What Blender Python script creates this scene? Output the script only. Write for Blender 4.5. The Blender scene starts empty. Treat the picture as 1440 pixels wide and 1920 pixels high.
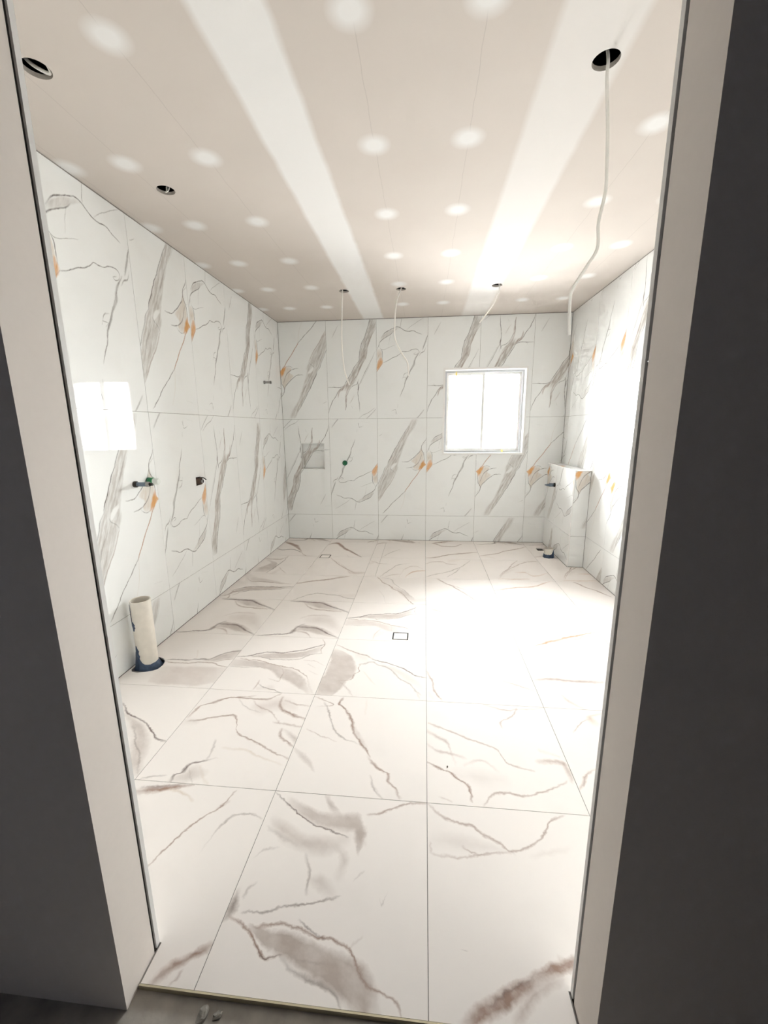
import bpy, bmesh, math, random
from mathutils import Vector, Matrix, noise

# ------------------------------------------------------------------ camera, world, light, exposure
scene = bpy.context.scene
COL = scene.collection
XL, XR, YB, H = -1.7813, 1.5983, 5.0551, 2.6558      # left wall, right wall, back wall, ceiling height
ZJ = 0.3246                                           # first wall joint above the floor
RY = [0.7267, 1.3197, 1.9197, 2.5197, 3.1197, 3.7197, 4.3197, 4.9197, YB]   # floor rows / side wall columns
CX = [XL, -1.2, -0.6, 0.0, 0.6, 1.2, XR]              # floor and back wall columns
DX0, DX1 = -0.752, 0.362                              # door opening
XN, YN, ZN = 1.445, 4.148, 0.985                      # tiled ledge in the right corner
WX0, WX1, WZ0, WZ1 = 0.205, 1.138, 1.102, 2.074       # window opening
HOLES = [(-1.394, 1.590), (-1.405, 2.340), (-0.783, 4.061), (-0.254, 4.068), (0.607, 4.075), (0.587, 1.771)]

cam_d = bpy.data.cameras.new('camera')
cam = bpy.data.objects.new('camera', cam_d)
COL.objects.link(cam)
PITCH, YAW, ROLL = 0.2034, 0.0989, -0.0087
fwd = Vector((-math.sin(YAW) * math.cos(PITCH), math.cos(YAW) * math.cos(PITCH), -math.sin(PITCH)))
rgt = Vector((math.cos(YAW), math.sin(YAW), 0))
up = rgt.cross(fwd)
r2 = math.cos(ROLL) * rgt + math.sin(ROLL) * up
u2 = -math.sin(ROLL) * rgt + math.cos(ROLL) * up
m = Matrix((r2, u2, -fwd)).transposed().to_4x4()
m.translation = Vector((-0.0255, 0.0, 1.4133))
cam.matrix_world = m
cam_d.sensor_fit = 'VERTICAL'
cam_d.sensor_height = 36.0
cam_d.lens = 765.12 / 1920.0 * 36.0
cam_d.clip_start = 0.02
scene.camera = cam

world = bpy.data.worlds.new('overcast_sky')
scene.world = world
world.use_nodes = True
wnt = world.node_tree
bg = wnt.nodes['Background']
bg.inputs['Strength'].default_value = 23.0
wtc = wnt.nodes.new('ShaderNodeTexCoord')             # white overcast sky over a paler-than-sky ground outdoors
wsp = wnt.nodes.new('ShaderNodeSeparateXYZ')
wrp = wnt.nodes.new('ShaderNodeValToRGB')
wnt.links.new(wtc.outputs['Generated'], wsp.inputs[0])
wmr = wnt.nodes.new('ShaderNodeMapRange')
wmr.inputs['From Min'].default_value = -1.0
wmr.inputs['From Max'].default_value = 1.0
wnt.links.new(wsp.outputs['Z'], wmr.inputs['Value'])
wnt.links.new(wmr.outputs[0], wrp.inputs[0])
wrp.color_ramp.elements[0].position = 0.485
wrp.color_ramp.elements[0].color = (0.48, 0.48, 0.47, 1)
wrp.color_ramp.elements[1].position = 0.515
wrp.color_ramp.elements[1].color = (0.965, 0.985, 0.99, 1)
wnt.links.new(wrp.outputs[0], bg.inputs['Color'])

pl = bpy.data.lights.new('window_portal', 'AREA')     # sampling portal for the sky, gives no light of its own
pl.shape = 'RECTANGLE'
pl.size = WX1 - WX0
pl.size_y = WZ1 - WZ0
pl.cycles.is_portal = True
po = bpy.data.objects.new('window_portal', pl)
COL.objects.link(po)
po.location = ((WX0 + WX1) / 2, YB + 0.155, (WZ0 + WZ1) / 2)
po.rotation_euler = (math.radians(-90), 0, 0)

vs = scene.view_settings
vs.view_transform = 'Standard'
vs.look = 'None'
vs.gamma = 1.0
vs.use_curve_mapping = False
vs.exposure = 2.17
scene.cycles.max_bounces = 12
scene.cycles.diffuse_bounces = 7
scene.cycles.glossy_bounces = 4
scene.cycles.transparent_max_bounces = 12
scene.cycles.sample_clamp_indirect = 8.0
scene.cycles.adaptive_threshold = 0.12
scene.cycles.adaptive_min_samples = 12

# ------------------------------------------------------------------ vein drawings of the stone-look tiles
# per tile pattern: (axis the vein runs along, 'position,centre,half width,strength|...' in mm, opacity, colour, softness, grain)
VEINS = {
 'B': [
  (1, '165.8,-3.5,5.1,0|177.8,-0.2,8.5,0.45|234.9,15.5,28.2,1|339,47,63.2,1|432.8,93.1,78.2,1|516.5,135.4,82.4,1|590.3,169.6,89.9,1|640.7,186,69,1|681.8,197.6,66.6,1|772.6,236.8,59.4,1|871.5,284.8,47.7,1|1000.3,352.5,38.3,1|1096.9,410.6,42.5,1|1184,450.3,42.3,0.45|1196,455.7,25.4,0', 0.55, 'f', 0.3, 0.75),
  (1, '573.6,156.9,3.4,0|579.2,160.9,5.6,0.45|594.9,172,15.8,1|627,195.2,31.1,1|649.9,218.3,31.2,1|672.7,241.3,7.8,0.45|680.5,249.1,4.7,0', 0.85, 'w', 0.5, 0),
  (1, '634.9,119.6,3.5,0|640.7,121.6,5.8,0.45|681.9,135.7,6.1,1|727.4,163.5,6.2,1|772.7,182.1,6.1,1|808.8,205.1,6.1,1|835.8,214.3,6.3,1|871.7,241.7,6.4,1|934.1,273.5,6.2,1|1000.6,314.2,6.3,1|1053.4,345.7,6.4,1|1105.9,381.4,6.5,0.45|1112.4,385.9,3.9,0', 0.85, 'd', 1, 0.5),
  (1, '365.4,-13.9,3.7,0|371.5,-11.1,6.1,0.45|413.8,8.1,6.1,1|479.1,36.8,6.2,1|544.1,69.9,6,1|599.4,88.9,6.3,1|640.7,121.6,7,0.45|647.7,127.1,4.2,0', 0.6, 'd', 1, 0.5),
  (1, '174.8,0.5,4.7,0|182.6,5.5,7.8,0.45|235.1,39,7.6,1|301.5,77.2,7.8,1|372.2,129.1,8,1|433.1,171.3,7.6,1|479.6,194.6,7.3,1|521.3,217.9,7.4,0.45|528.7,222,4.4,0', 0.6, 'b', 1, 0.5),
  (1, '684.8,206.1,3.7,0|690.9,209.2,6.2,0.45|781.6,255.2,6.2,1|844.5,291.7,6.2,1|907.1,323.4,6.1,0.45|913.2,326.5,3.7,0', 0.35, 'g', 1, 0.5),
  (1, '285.5,8.8,3.7,0|291.7,11.4,6.1,0.45|357.7,40.2,6.1,1|451.3,78.4,6.2,1|525.7,125.4,6.5,0.45|532.2,129.6,3.9,0', 0.35, 'g', 1, 0.5),
  (1, '526.6,225.2,5.1,0|535.1,217.9,8.5,0.45|567.3,190.4,10.2,1|576.5,167.3,9.2,1|604.1,153.6,7.2,0.45|611.3,150.1,4.3,0', 0.45, 'd', 1, 0.5),
  (1, '1007.8,396.1,3.3,0|1013.3,399.8,5.4,0.45|1092.1,453.1,5.1,1|1183.5,492.6,4.9,0.45|1188.4,494.7,2.9,0', 0.3, 'g', 1, 0.5),
  (1, '569.5,481.2,23.2,0|581.5,486.1,38.7,0.45|608.9,497.2,70.1,1|645.3,516.9,60.9,1|681.6,491.5,85.8,1|726.8,510.7,64.3,1|771.9,531.2,37.9,1|798.8,536.3,22.5,1|839.1,536.8,9.9,0.45|851.1,537,5.9,0', 0.42, 't', 0.3, 0.5),
  (1, '672,575.8,3,0|677,575.6,5,0.45|726.7,573.2,5,1|780.8,568.1,5.2,1|807.7,545.3,5.5,1|848.1,535.9,5,1|879.3,544.5,5.6,1|914.7,571.1,5.8,1|967.7,599.1,5.6,0.45|973.3,602.1,3.4,0', 0.75, 'd', 1, 0.5),
  (0, '295.3,677.2,3.3,0|300.8,677.2,5.5,0.45|364.8,677.2,5.6,1|410.2,699.8,6.5,1|455.5,736,7.3,1|491.4,772,7.7,1|518.3,798.9,10.3,1|535.9,843.6,14.8,0.45|550.7,881.2,8.9,0', 0.75, 'd', 1, 0.5),
  (0, '345.7,598.9,3.3,0|351.2,599.6,5.5,0.45|419.8,608.8,5.7,1|465.2,631.6,6.6,1|501.4,663.5,9.1,1|523.6,708.7,13.4,1|545.7,762.8,14.4,0.45|560.1,798.1,8.6,0', 0.65, 'd', 1, 0.5),
  (0, '409.1,609.7,3.7,0|415.2,604.3,6.1,0.45|442.8,579.6,5.2,1|474.8,570.5,4.6,1|515.7,583.3,4.8,0.45|520.5,584.8,2.9,0', 0.5, 'g', 1, 0.5),
  (0, '539.8,866.1,2.9,0|544.6,870.3,4.8,0.45|566.9,889.8,4.7,1|596.2,914.6,4.7,0.45|600.9,918.6,2.8,0', 0.4, 'g', 1, 0.5),
  (0, '564,783.6,1.8,0|568,785.2,2.9,0.45|601.2,798.6,2.9,0.45|605.2,800.2,1.7,0', 0.4, 'g', 1, 0.5),
  (1, '564.9,508.4,14.2,0|576.9,516.7,23.7,0.45|599.8,532.4,25.9,1|622.6,548.5,33.1,1|640.8,565.1,40.8,1|658.9,560.4,27.2,1|699.7,569,6.3,0.45|711.7,571.5,3.8,0', 0.85, 'o', 0.4, 0.35),
  (1, '294.8,335.1,4,0|301.4,338,6.6,0.45|322,347.3,7.2,1|387.6,393.3,7.3,1|452.7,439,7.4,1|512.7,484.4,7.3,1|567.8,520.4,7.2,1|604.4,547.3,7.4,0.45|611.7,552.8,4.4,0', 0.9, 'r', 1, 0.2),
  (1, '17.5,47.7,4.6,0|25.2,55.9,7.6,0.45|56.3,89.3,7.4,1|99.9,132,6.9,1|152.7,174.6,7.1,1|189.2,216.9,7.6,1|255.9,287,7.3,1|312.6,342.7,7.2,0.45|319.8,349.7,4.3,0', 0.75, 'd', 1, 0.5),
  (1, '51.3,270.6,3.1,0|56.4,272.9,5.1,0.45|152.2,315,4.9,1|218.5,328.9,4.7,1|298.6,339.9,4.7,0.45|303.2,340.5,2.8,0', 0.25, 't', 1, 0.5),
  (0, '10.6,987.3,2.4,0|14.6,989.3,4,0.45|42.1,1002.5,4.1,1|63.2,1015.7,4.2,0.45|67.4,1018.3,2.5,0', 0.5, 'g', 1, 0.5),
  (0, '445.5,99.2,2.9,0|450.3,98.4,4.8,0.45|534.1,85.1,4.8,0.45|538.9,84.3,2.9,0', 0.2, 'g', 1, 0.5),
 ],
 'A': [
  (0, '48.6,911,5.5,0|57.9,921.8,9.2,0.45|101.8,973.2,7.7,1|145.2,996.1,6.4,1|205.7,1022.4,6.1,1|248.8,1033.2,5.6,1|283.1,1022.5,6.2,1|308.9,1005.7,6.6,1|343.2,986.2,6,1|377.5,981.2,5.6,1|428.9,986.1,5.7,1|471.7,966.4,6.1,1|531.7,943,6,0.45|537.7,940.7,3.6,0', 0.75, 'd', 1, 0.5),
  (0, '-3.2,775.4,7,0|8.4,796.5,11.7,0.45|26.3,828.9,14.3,1|39.9,869.4,10,1|75.1,901,6.7,1|127.5,932,6.2,1|170.9,955,6.6,1|201.3,982.4,7.4,0.45|208.6,989,4.4,0', 0.75, 'd', 1, 0.5),
  (1, '893.3,55.9,12.3,0|905.3,67.7,20.5,0.45|932.9,94.9,32.6,1|963.9,142.8,45.4,1|994.8,188.3,43.1,1|1021.1,248.7,25.8,0.45|1033.1,276.3,15.5,0', 0.4, 'f', 0.4, 0.5),
  (1, '1019.8,284.6,2.6,0|1024.1,284.8,4.3,0.45|1060,286.6,4.3,1|1095.7,291.7,4.3,1|1135.2,298.5,4.3,0.45|1139.6,299.3,2.6,0', 0.6, 'g', 1, 0.5),
  (0, '346.4,989.6,3.2,0|351.8,994,5.4,0.45|394.5,1028.7,5.1,1|445.5,1059.1,4.9,1|504.7,1096.9,4.8,1|555.2,1123,4.6,0.45|559.8,1125.3,2.8,0', 0.45, 'g', 1, 0.5),
  (1, '829.9,143.4,2.1,0|833.9,144.2,3.5,0.45|906.8,157.6,3.6,1|956.6,172.6,3.6,0.45|960.6,173.8,2.2,0', 0.4, 'g', 1, 0.5),
  (0, '26.6,847.9,5.1,0|35.1,828.6,8.5,0.45|47.9,799.6,4.5,1|82.8,786.4,3.3,1|144,809.4,3.5,1|222.4,835.9,3.5,0.45|226.4,837.3,2.1,0', 0.55, 'g', 1, 0.5),
  (1, '662.2,71.3,2.9,0|667,71.1,4.8,0.45|729.1,69.1,4.8,1|770.4,66.9,4.9,1|795.4,52.2,5.4,0.45|800.8,49,3.3,0', 0.75, 'd', 1, 0.5),
  (1, '668.4,2.5,2.6,0|672.7,4.3,4.3,0.45|721.9,25.1,4.3,1|779.1,47.7,4.2,0.45|783.3,49.3,2.5,0', 0.5, 'g', 1, 0.5),
  (1, '660,36.2,20.1,0|672,36,33.4,0.45|730,34.9,31.6,1|787.7,30.2,26.3,0.45|799.7,29.3,15.8,0', 0.45, 't', 0.3, 0.4),
  (1, '539.7,-0.5,4.8,0|551.7,4.6,8,0.45|589.1,20.5,23.4,1|622.1,36.3,34.4,1|655.2,43.3,38.3,1|696.5,49.9,16.3,0.45|708.5,51.8,9.8,0', 0.85, 'o', 0.4, 0.35),
  (1, '533.8,-3.2,3.3,0|539.2,0.9,5.5,0.45|565.6,20.7,5.3,1|603.5,45.9,5.4,1|644.5,77.1,5.5,0.45|649.9,81.3,3.3,0', 0.7, 'r', 1, 0.5),
  (0, '72.1,639.9,3,0|77.1,642,5,0.45|134.4,665.5,5.1,1|187,693.2,5.1,1|239.5,712.6,5.2,1|283,740.3,5.6,1|309.1,760.1,4.7,1|361,758.8,4.6,1|412.8,777.9,4.7,1|455.9,785,4.5,1|486.1,779.3,5.1,1|496.5,762.8,8.6,0.45|505.1,749.1,5.2,0', 0.7, 'd', 1, 0.5),
  (0, '433.2,736.2,0.7,0|437.2,732.4,1.2,1|447.7,722.3,4.1,1|482.1,733.7,5.5,1|496.5,762.8,9.7,0.45|506.2,782.3,5.8,0', 0.65, 'g', 1, 0.5),
  (0, '433.1,730.5,2.5,0|437.2,732.4,4.1,1|466.5,745.5,4.6,0.45|471.1,747.6,2.8,0', 0.65, 'g', 1, 0.5),
  (1, '242,276.9,2.3,0|246,278.4,3.8,0.45|305.4,300.5,5.7,1|364.3,327,6.5,1|423.2,340.1,8.3,1|456.5,357.5,12.9,1|497.9,379.3,11.6,1|539.3,396.6,9.9,1|580.3,422.5,15.1,1|613,439.7,15.7,1|654.1,448.1,11.8,1|686.7,460.9,11.7,1|719,482.2,9.6,1|757.5,512.1,8.7,0.45|766.1,518.8,5.2,0', 0.72, 'g', 1, 0.5),
  (1, '427.5,340.8,2.3,0|431.5,342.7,3.9,0.45|493.9,372.3,3.9,1|564,405.2,3.9,1|629.5,439.6,3.8,1|686.7,460.9,3.7,0.45|690.7,462.4,2.2,0', 0.6, 'd', 1, 0.5),
  (1, '766.1,539,2.7,0|770.6,540.3,4.5,0.45|798.8,548.6,8.2,1|847,566.9,12.9,1|894.9,585.1,8.1,1|950.6,599.7,3.5,0.45|954.6,600.7,2.1,0', 0.5, 'g', 0.7, 0.5),
  (0, '492.3,704.5,5.4,0|501.2,714.4,8.9,0.45|525.1,740.8,7.3,1|561,757.9,8.1,1|574.4,786,14,0.45|588.5,815.4,8.4,0', 0.65, 'g', 1, 0.5),
  (1, '803,547,2.2,0|807,548.5,3.7,0.45|879,575,3.7,1|942.6,599.8,3.7,0.45|946.6,601.3,2.2,0', 0.5, 'd', 1, 0.5),
  (0, '306,454.7,4.6,0|313.6,474.1,7.6,1|326.8,507.3,7.1,1|366.1,523.2,5.5,0.45|371.6,525.5,3.3,0', 0.6, 'g', 1, 0.5),
  (0, '309.6,474.4,1.9,0|313.6,474.1,3.2,1|354.9,471.6,3.4,1|358.9,471.4,2,0', 0.6, 'g', 1, 0.5),
  (1, '441.7,330,4.1,0|448.5,335.6,6.8,0.45|471.6,354.9,1.4,1|475.6,358.2,0.9,0', 0.6, 'g', 1, 0.5),
  (1, '125.8,248.1,2.7,0|130.4,248.9,4.5,0.45|160.5,254.3,4.5,0.45|165,255.1,2.7,0', 0.5, 'g', 1, 0.5),
  (0, '166.8,84.2,2.5,0|170.9,85.4,4.1,0.45|220.2,100.4,4,1|230.9,74.3,10.3,1|241.1,49.1,6.2,0', 0.5, 'd', 1, 0.5),
  (1, '44.2,226.7,2.4,0|48.2,227.2,4.1,0.45|74.3,230.9,3.9,1|78.3,231.4,2.4,0', 0.5, 'd', 1, 0.5),
  (1, '-19.3,464.9,6.5,0|-8.4,474.7,10.8,0.45|44.8,523.1,10.3,1|97.9,562.4,9.9,0.45|107.8,569.7,5.9,0', 0.6, 'g', 0.6, 0.5),
  (0, '89.8,50.6,2.7,0|94.2,49.8,4.4,0.45|202.1,31.1,4.4,0.45|206.5,30.3,2.7,0', 0.15, 'g', 1, 0.5),
 ],
 'C': [
  (1, '322.1,192.3,34,0|334.1,203.3,56.7,0.45|384.9,250.1,47.5,1|435.4,291.1,57.2,1|494.3,320.4,51.6,1|577.8,366.7,44.6,1|635.7,402.7,36.5,1|701.6,437.3,43,1|784.1,449,45.9,1|865.7,473.8,45.2,1|946.3,509,43.7,1|1026.3,544.7,51.8,1|1106.4,555.8,43.3,1|1146.2,560.3,39.4,0.45|1158.2,561.7,23.6,0', 0.62, 'f', 0.25, 0.8),
  (1, '621.8,394.1,13.3,0|644,406.4,22.1,0.45|701.6,438.6,33.1,1|792.4,449.2,26.7,0.45|819,452.3,16,0', 0.35, 'b', 0.8, 0.4),
  (1, '392.3,205.8,3.7,0|398.4,209.3,6.2,0.45|444.9,235.9,6.3,1|486.9,264.1,6.3,1|545.5,301.5,6.2,1|595.4,329.6,6.3,1|636.6,361.8,6.6,1|676,392,5.7,1|719.3,394.7,5.3,1|768.9,400.1,5.4,1|826.2,414.6,5.5,1|883.2,433.3,5.7,1|931.4,460.6,5.7,1|995.8,483.6,5.6,1|1043.7,501.9,5.5,1|1091.6,515.7,5.4,1|1147.2,529.6,5.4,0.45|1152.6,531,3.2,0', 0.85, 'd', 1, 0.5),
  (1, '369.1,236,4.4,0|376.4,243.1,7.3,0.45|443.6,308,7.2,1|493.6,354.1,6.4,1|568.8,391.5,6,1|635.1,428.5,6.1,1|700.8,469.6,5.8,1|750.2,483.7,5.4,1|832.4,494,5.5,1|921.3,530.5,5.9,1|1024.7,596.4,6.1,0.45|1030.8,600.3,3.7,0', 0.6, 'b', 1, 0.5),
  (1, '454.8,277.3,3.8,0|461.1,281.4,6.3,0.45|561.4,346.7,6.3,1|644.1,402,6,1|734.7,443.7,5.5,1|833.3,458.8,5.5,1|946.5,504.6,5.7,1|1081.9,567.7,5.7,0.45|1087.6,570.3,3.4,0', 0.4, 'g', 1, 0.5),
  (1, '372.3,375.4,3.6,0|378.3,378.5,6,0.45|450,415.9,6,1|508.8,443.9,6,1|575.3,480.7,6,1|657.9,526.4,6,1|768.3,585.3,5.9,0.45|774.2,588.4,3.6,0', 0.6, 'g', 1, 0.5),
  (1, '411.1,403.5,3,0|416.2,406.3,5.1,0.45|516.8,461.9,5,1|632.9,526,5,0.45|637.9,528.8,3,0', 0.4, 'g', 1, 0.5),
  (0, '3.7,373.6,2.8,0|8.4,373.7,4.7,0.45|70.5,375.2,4.7,1|124.9,369,4.7,1|179.7,377.5,5,1|218.5,402.6,5.7,0.45|224.2,406.2,3.4,0', 0.75, 'd', 1, 0.5),
  (1, '371.1,74.5,2.2,0|375.1,75.1,3.7,0.45|400.8,78.7,3.7,0.45|404.8,79.3,2.2,0', 0.5, 'd', 1, 0.5),
  (1, '70.2,2.5,3.1,0|75.4,4,5.2,0.45|149.1,25.1,5.3,1|171.7,37.8,5.5,1|215.2,55,5.6,1|232.4,70.2,6.3,1|275.3,103.7,5.8,1|316.5,123.3,6.1,1|352.1,160.8,7.4,1|398.3,218.4,7.7,0.45|405.9,227.9,4.6,0', 0.75, 'd', 1, 0.5),
  (1, '243.4,125.7,3.3,0|248.9,126.6,5.5,0.45|313.7,136.8,17.7,1|347.6,169.7,29.5,1|402.2,239.3,16.9,0.45|419.1,260.9,10.2,0', 0.65, 'b', 0.8, 0.8),
  (1, '99.1,210.4,2.8,0|103.7,211,4.6,0.45|155.3,217.9,9.2,1|195.3,223.6,12.8,1|256.1,223.5,14.7,1|324.9,241.7,19,1|393.1,270.7,15.5,0.45|408.6,277.3,9.3,0', 0.55, 'b', 0.8, 0.8),
  (1, '99.1,211,2.8,0|103.7,211.9,4.7,0.45|160.4,223.6,4.6,1|247.6,214.1,4.6,1|299,245.5,5.1,1|367.2,279,5,0.45|372.2,281.5,3,0', 0.6, 'd', 1, 0.5),
  (1, '168.7,259.4,5.1,0|177.3,265.1,8.6,0.45|220.4,293.5,8.4,1|271.9,321.9,8.2,0.45|280,326.5,4.9,0', 0.35, 'b', 1, 0.5),
  (1, '117.9,300.1,4,0|124.5,298.4,6.6,0.45|150.8,291.7,6.6,0.45|157.4,290.1,3.9,0', 0.45, 'g', 1, 0.5),
  (1, '75.6,388.7,2.2,0|79.6,388.5,3.6,0.45|187.8,382.6,7.3,1|236.5,375.5,5.5,1|297,369.5,5.4,1|365.5,376.4,11.7,1|433.9,367.1,9.1,0.45|443,365.9,5.4,0', 0.75, 'd', 1, 0.6),
  (0, '252.2,324.7,4.7,0|260.1,333.2,7.8,0.45|306.5,383.9,6.5,1|361.2,408.5,7,1|381.9,450.7,12.1,0.45|394,475.4,7.3,0', 0.6, 'd', 1, 0.5),
  (0, '372.9,385.7,3.6,0|378.8,391.1,5.9,0.45|424.5,432.9,5.9,0.45|430.4,438.3,3.5,0', 0.5, 'b', 1, 0.5),
  (0, '364.5,-8.6,3.5,0|370.3,-3.7,5.8,0.45|420.5,38.9,5.2,1|493.8,73.1,5.1,1|567,124.5,5.4,0.45|572.4,128.3,3.2,0', 0.6, 'g', 1, 0.5),
  (0, '453.9,-11.4,4.6,0|461.6,-4.6,7.7,0.45|529.8,55.2,8,1|584.9,112.1,8.3,0.45|593.2,120.7,5,0', 0.65, 'd', 1, 0.5),
  (1, '927.3,68.3,4.1,0|934.2,71.8,6.9,0.45|998.8,105.2,7,1|1066.7,147.2,7.1,0.45|1073.8,151.6,4.3,0', 0.5, 'g', 1, 0.5),
  (0, '60,1088.9,2,0|64,1089.5,3.3,0.45|86.2,1092.9,3.3,0.45|90.2,1093.5,2,0', 0.3, 'g', 1, 0.5),
 ],
 'F-1_0': [
  (0, '47.2,564.2,16.7,0|75.1,552.4,27.9,0.45|177.5,508.9,30.8,1|268.7,489.8,38.3,1|336.5,491.5,43.5,1|366.8,459.5,39.9,1|396.8,427.8,24,0', 0.5, 'f', 0.6, 0.4),
  (1, '374.2,363.1,3.8,0|380.4,363.1,6.3,0.45|418,363.5,17.8,1|459.5,366.8,28.6,1|488.1,369.1,17.2,0', 0.5, 'f', 0.6, 0.4),
  (1, '498.8,277.9,13.4,0|521.1,262,22.3,0.45|557,236.4,18.4,1|596.8,210.8,12.4,0.45|609.2,202.9,7.4,0', 0.5, 'f', 0.7, 0.4),
  (0, '11.1,485.3,15.9,0|37.6,469,26.4,0.45|87.2,438.5,44.8,1|163.9,408,38,1|247.7,399.5,46.7,1|322.4,430.5,39.8,0.45|352.4,442.9,23.9,0', 0.38, 'f', 0.9, 0.5),
  (0, '0.5,593.8,3.8,0|6.9,589,6.4,0.45|57.4,550.8,6.1,1|120.5,508.4,5.6,1|185.9,477.9,5.2,1|241.2,461,5.1,1|285.9,448,5,1|325.2,437.3,4.9,0.45|330.1,436,3,0', 0.75, 'd', 1, 0.4),
  (0, '370.5,524.9,4.6,0|378.2,526.9,7.6,0.45|432.7,541.1,7.9,1|482.8,564.5,8.3,1|525.4,587.7,8,1|599.9,599.3,7.9,0.45|607.8,600.5,4.7,0', 0.55, 'b', 1, 0.4),
  (1, '243.2,225,4.8,0|251.2,224.1,8,0.45|280.4,220.9,8.2,1|321.2,213.1,8.5,1|363.5,193.1,9,0.45|372.5,188.9,5.4,0', 0.45, 'g', 1, 0.4),
  (0, '208,301.1,12.1,0|228.1,294.6,20.1,0.45|260.9,284,34.2,1|303.1,261.6,28,0.45|331.1,246.7,16.8,0', 0.35, 'f', 0.9, 0.4),
  (1, '282.8,313.7,11.9,0|302.6,316.3,19.8,0.45|360.3,323.7,20.5,1|403.1,287.3,25.5,0.45|428.6,265.5,15.3,0', 0.3, 'f', 1, 0.4),
  (0, '13.3,451.2,6.9,0|24.8,445.8,11.5,0.45|86.2,417.4,11,1|150.3,398.7,10.7,0.45|161,395.6,6.4,0', 0.3, 'g', 1, 0.4),
  (0, '13.1,337.4,5.7,0|22.6,348.1,9.4,0.45|44.8,373.3,6.9,1|82.8,380.7,5.7,0.45|88.6,381.8,3.4,0', 0.3, 'g', 1, 0.4),
  (1, '298.3,366.3,3.6,0|304.3,371.9,6,0.45|326.9,393,6,0.45|333,398.6,3.6,0', 0.5, 'g', 1, 0.4),
  (0, '448.5,261.7,4,0|455.2,250.2,6.7,0.45|463.7,235.7,3,1|469.1,251.5,10.6,0.45|479.7,282.2,6.3,0', 0.4, 'g', 1, 0.4),
  (1, '148.9,2.8,7.5,0|161.4,6,12.5,0.45|185.4,12,21.9,1|203.7,14.1,19.6,1|241.4,11.2,10.7,0.45|252.1,10.4,6.4,0', 0.65, 'g', 0.9, 0.4),
  (1, '218.3,36.6,3.7,0|224.6,37.4,6.2,0.45|250.7,40.8,6.9,1|261.6,51.1,8.8,0.45|270.4,59.5,5.3,0', 0.4, 'g', 1, 0.4),
  (0, '42.3,185,3.2,0|47.7,185.6,5.4,0.45|108.7,193,5.6,1|160.1,207.9,5.7,1|221,217.8,5.8,1|279.9,237.3,6,1|330.9,249.5,5.9,0.45|336.8,250.9,3.5,0', 0.6, 'g', 1, 0.4),
  (0, '73.3,154.7,6.4,0|83.9,151.5,10.6,0.45|146.3,132.6,25.5,1|219,115.6,37.3,1|290.6,92.2,41.2,1|357.7,74.5,50.5,1|410.8,52,56.8,1|444.6,24.8,70.6,1|464.8,2.1,71.3,0.45|494.8,-31.6,42.8,0', 0.66, 'f', 0.45, 0.5),
  (0, '90,151,4.3,0|97.2,152.7,7.2,0.45|135,161.8,7.1,1|173.5,169.9,6.6,1|203.5,162.5,6.5,1|239.9,154.8,6.4,1|290.1,143.2,6.2,1|322.5,146.1,6.3,1|371,133.8,7,1|394.4,111.6,10.3,1|418.4,80.1,9.7,1|446.3,55.3,6.9,1|477.2,45,5.7,1|501.3,38.6,6.2,1|522.7,23.8,8.9,1|531,8.2,13.8,0.45|544.8,-17.3,8.3,0', 0.62, 'b', 1, 0.5),
  (0, '5.8,170.9,4.2,0|12.8,168.9,7,0.45|61.5,155.1,7.4,1|101.8,125.8,8.4,1|131.7,102.5,7.9,1|157.4,87.2,6.1,1|196.9,94.4,6.7,0.45|203.6,95.6,4,0', 0.68, 'b', 1, 0.5),
  (0, '119.3,109.1,2,0|123.3,106.8,3.4,0.45|157.4,87.2,2.8,1|196.9,94.4,3.1,0.45|200.9,95.1,1.9,0', 0.6, 'd', 1, 0.4),
  (0, '190.2,93.2,5.2,0|198.9,88.6,8.7,0.45|249.1,62.1,7.8,1|301.9,50.9,7.3,1|341.3,38.9,7.9,1|368.9,22,10,1|385.7,2.8,12.2,0.45|397.9,-11.1,7.3,0', 0.5, 'g', 1, 0.6),
  (0, '221.6,178.9,3.1,0|226.7,175.9,5.1,0.45|251.5,161.3,4.6,1|310.2,142.3,4.4,0.45|314.5,140.9,2.6,0', 0.5, 'd', 1, 0.4),
  (0, '377.1,128.4,4.2,0|384.1,133.4,7,0.45|413.2,154.5,7.1,0.45|420.3,159.6,4.3,0', 0.3, 'b', 1, 0.4),
  (0, '235.3,87.6,3.4,0|241,87.6,5.7,0.45|291.9,87.4,5.7,1|330.1,86.1,5.6,0.45|335.8,85.9,3.4,0', 0.3, 'g', 1, 0.4),
 ],
 'F-2_0': [
  (0, '12.4,531,11.9,0|32.2,537.7,19.8,0.45|87.2,556.4,25.8,1|148.4,567.1,17.3,1|206.8,583.1,14.3,1|262.4,596.8,7.2,0.45|269.6,598.5,4.3,0', 0.8, 'b', 0.9, 0.6),
  (0, '43.2,562.5,5.4,0|52.2,564,9,0.45|123.1,575.7,9.1,1|211,592.2,9.2,0.45|220.3,593.9,5.5,0', 0.5, 'd', 1, 0.4),
  (0, '156.9,568.2,6.8,0|168.2,566.8,11.3,0.45|231.5,558.7,10.5,1|292.7,523.2,10.3,0.45|303,517.2,6.2,0', 0.4, 't', 1, 0.4),
  (1, '267.7,278.5,3,0|272.7,280.2,5.1,0.45|318.5,295.9,5.3,1|375.9,317.5,5.7,1|429.5,345.7,6.6,1|473.5,383.2,7.2,1|514.5,416.3,6.4,1|584.9,442.9,6.2,0.45|591,445.3,3.7,0', 0.6, 'b', 1, 0.4),
  (0, '399.6,505.4,7.4,0|411.9,514.1,12.3,0.45|435.8,531,12.4,0.45|448.2,539.8,7.5,0', 0.5, 'b', 1, 0.4),
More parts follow.
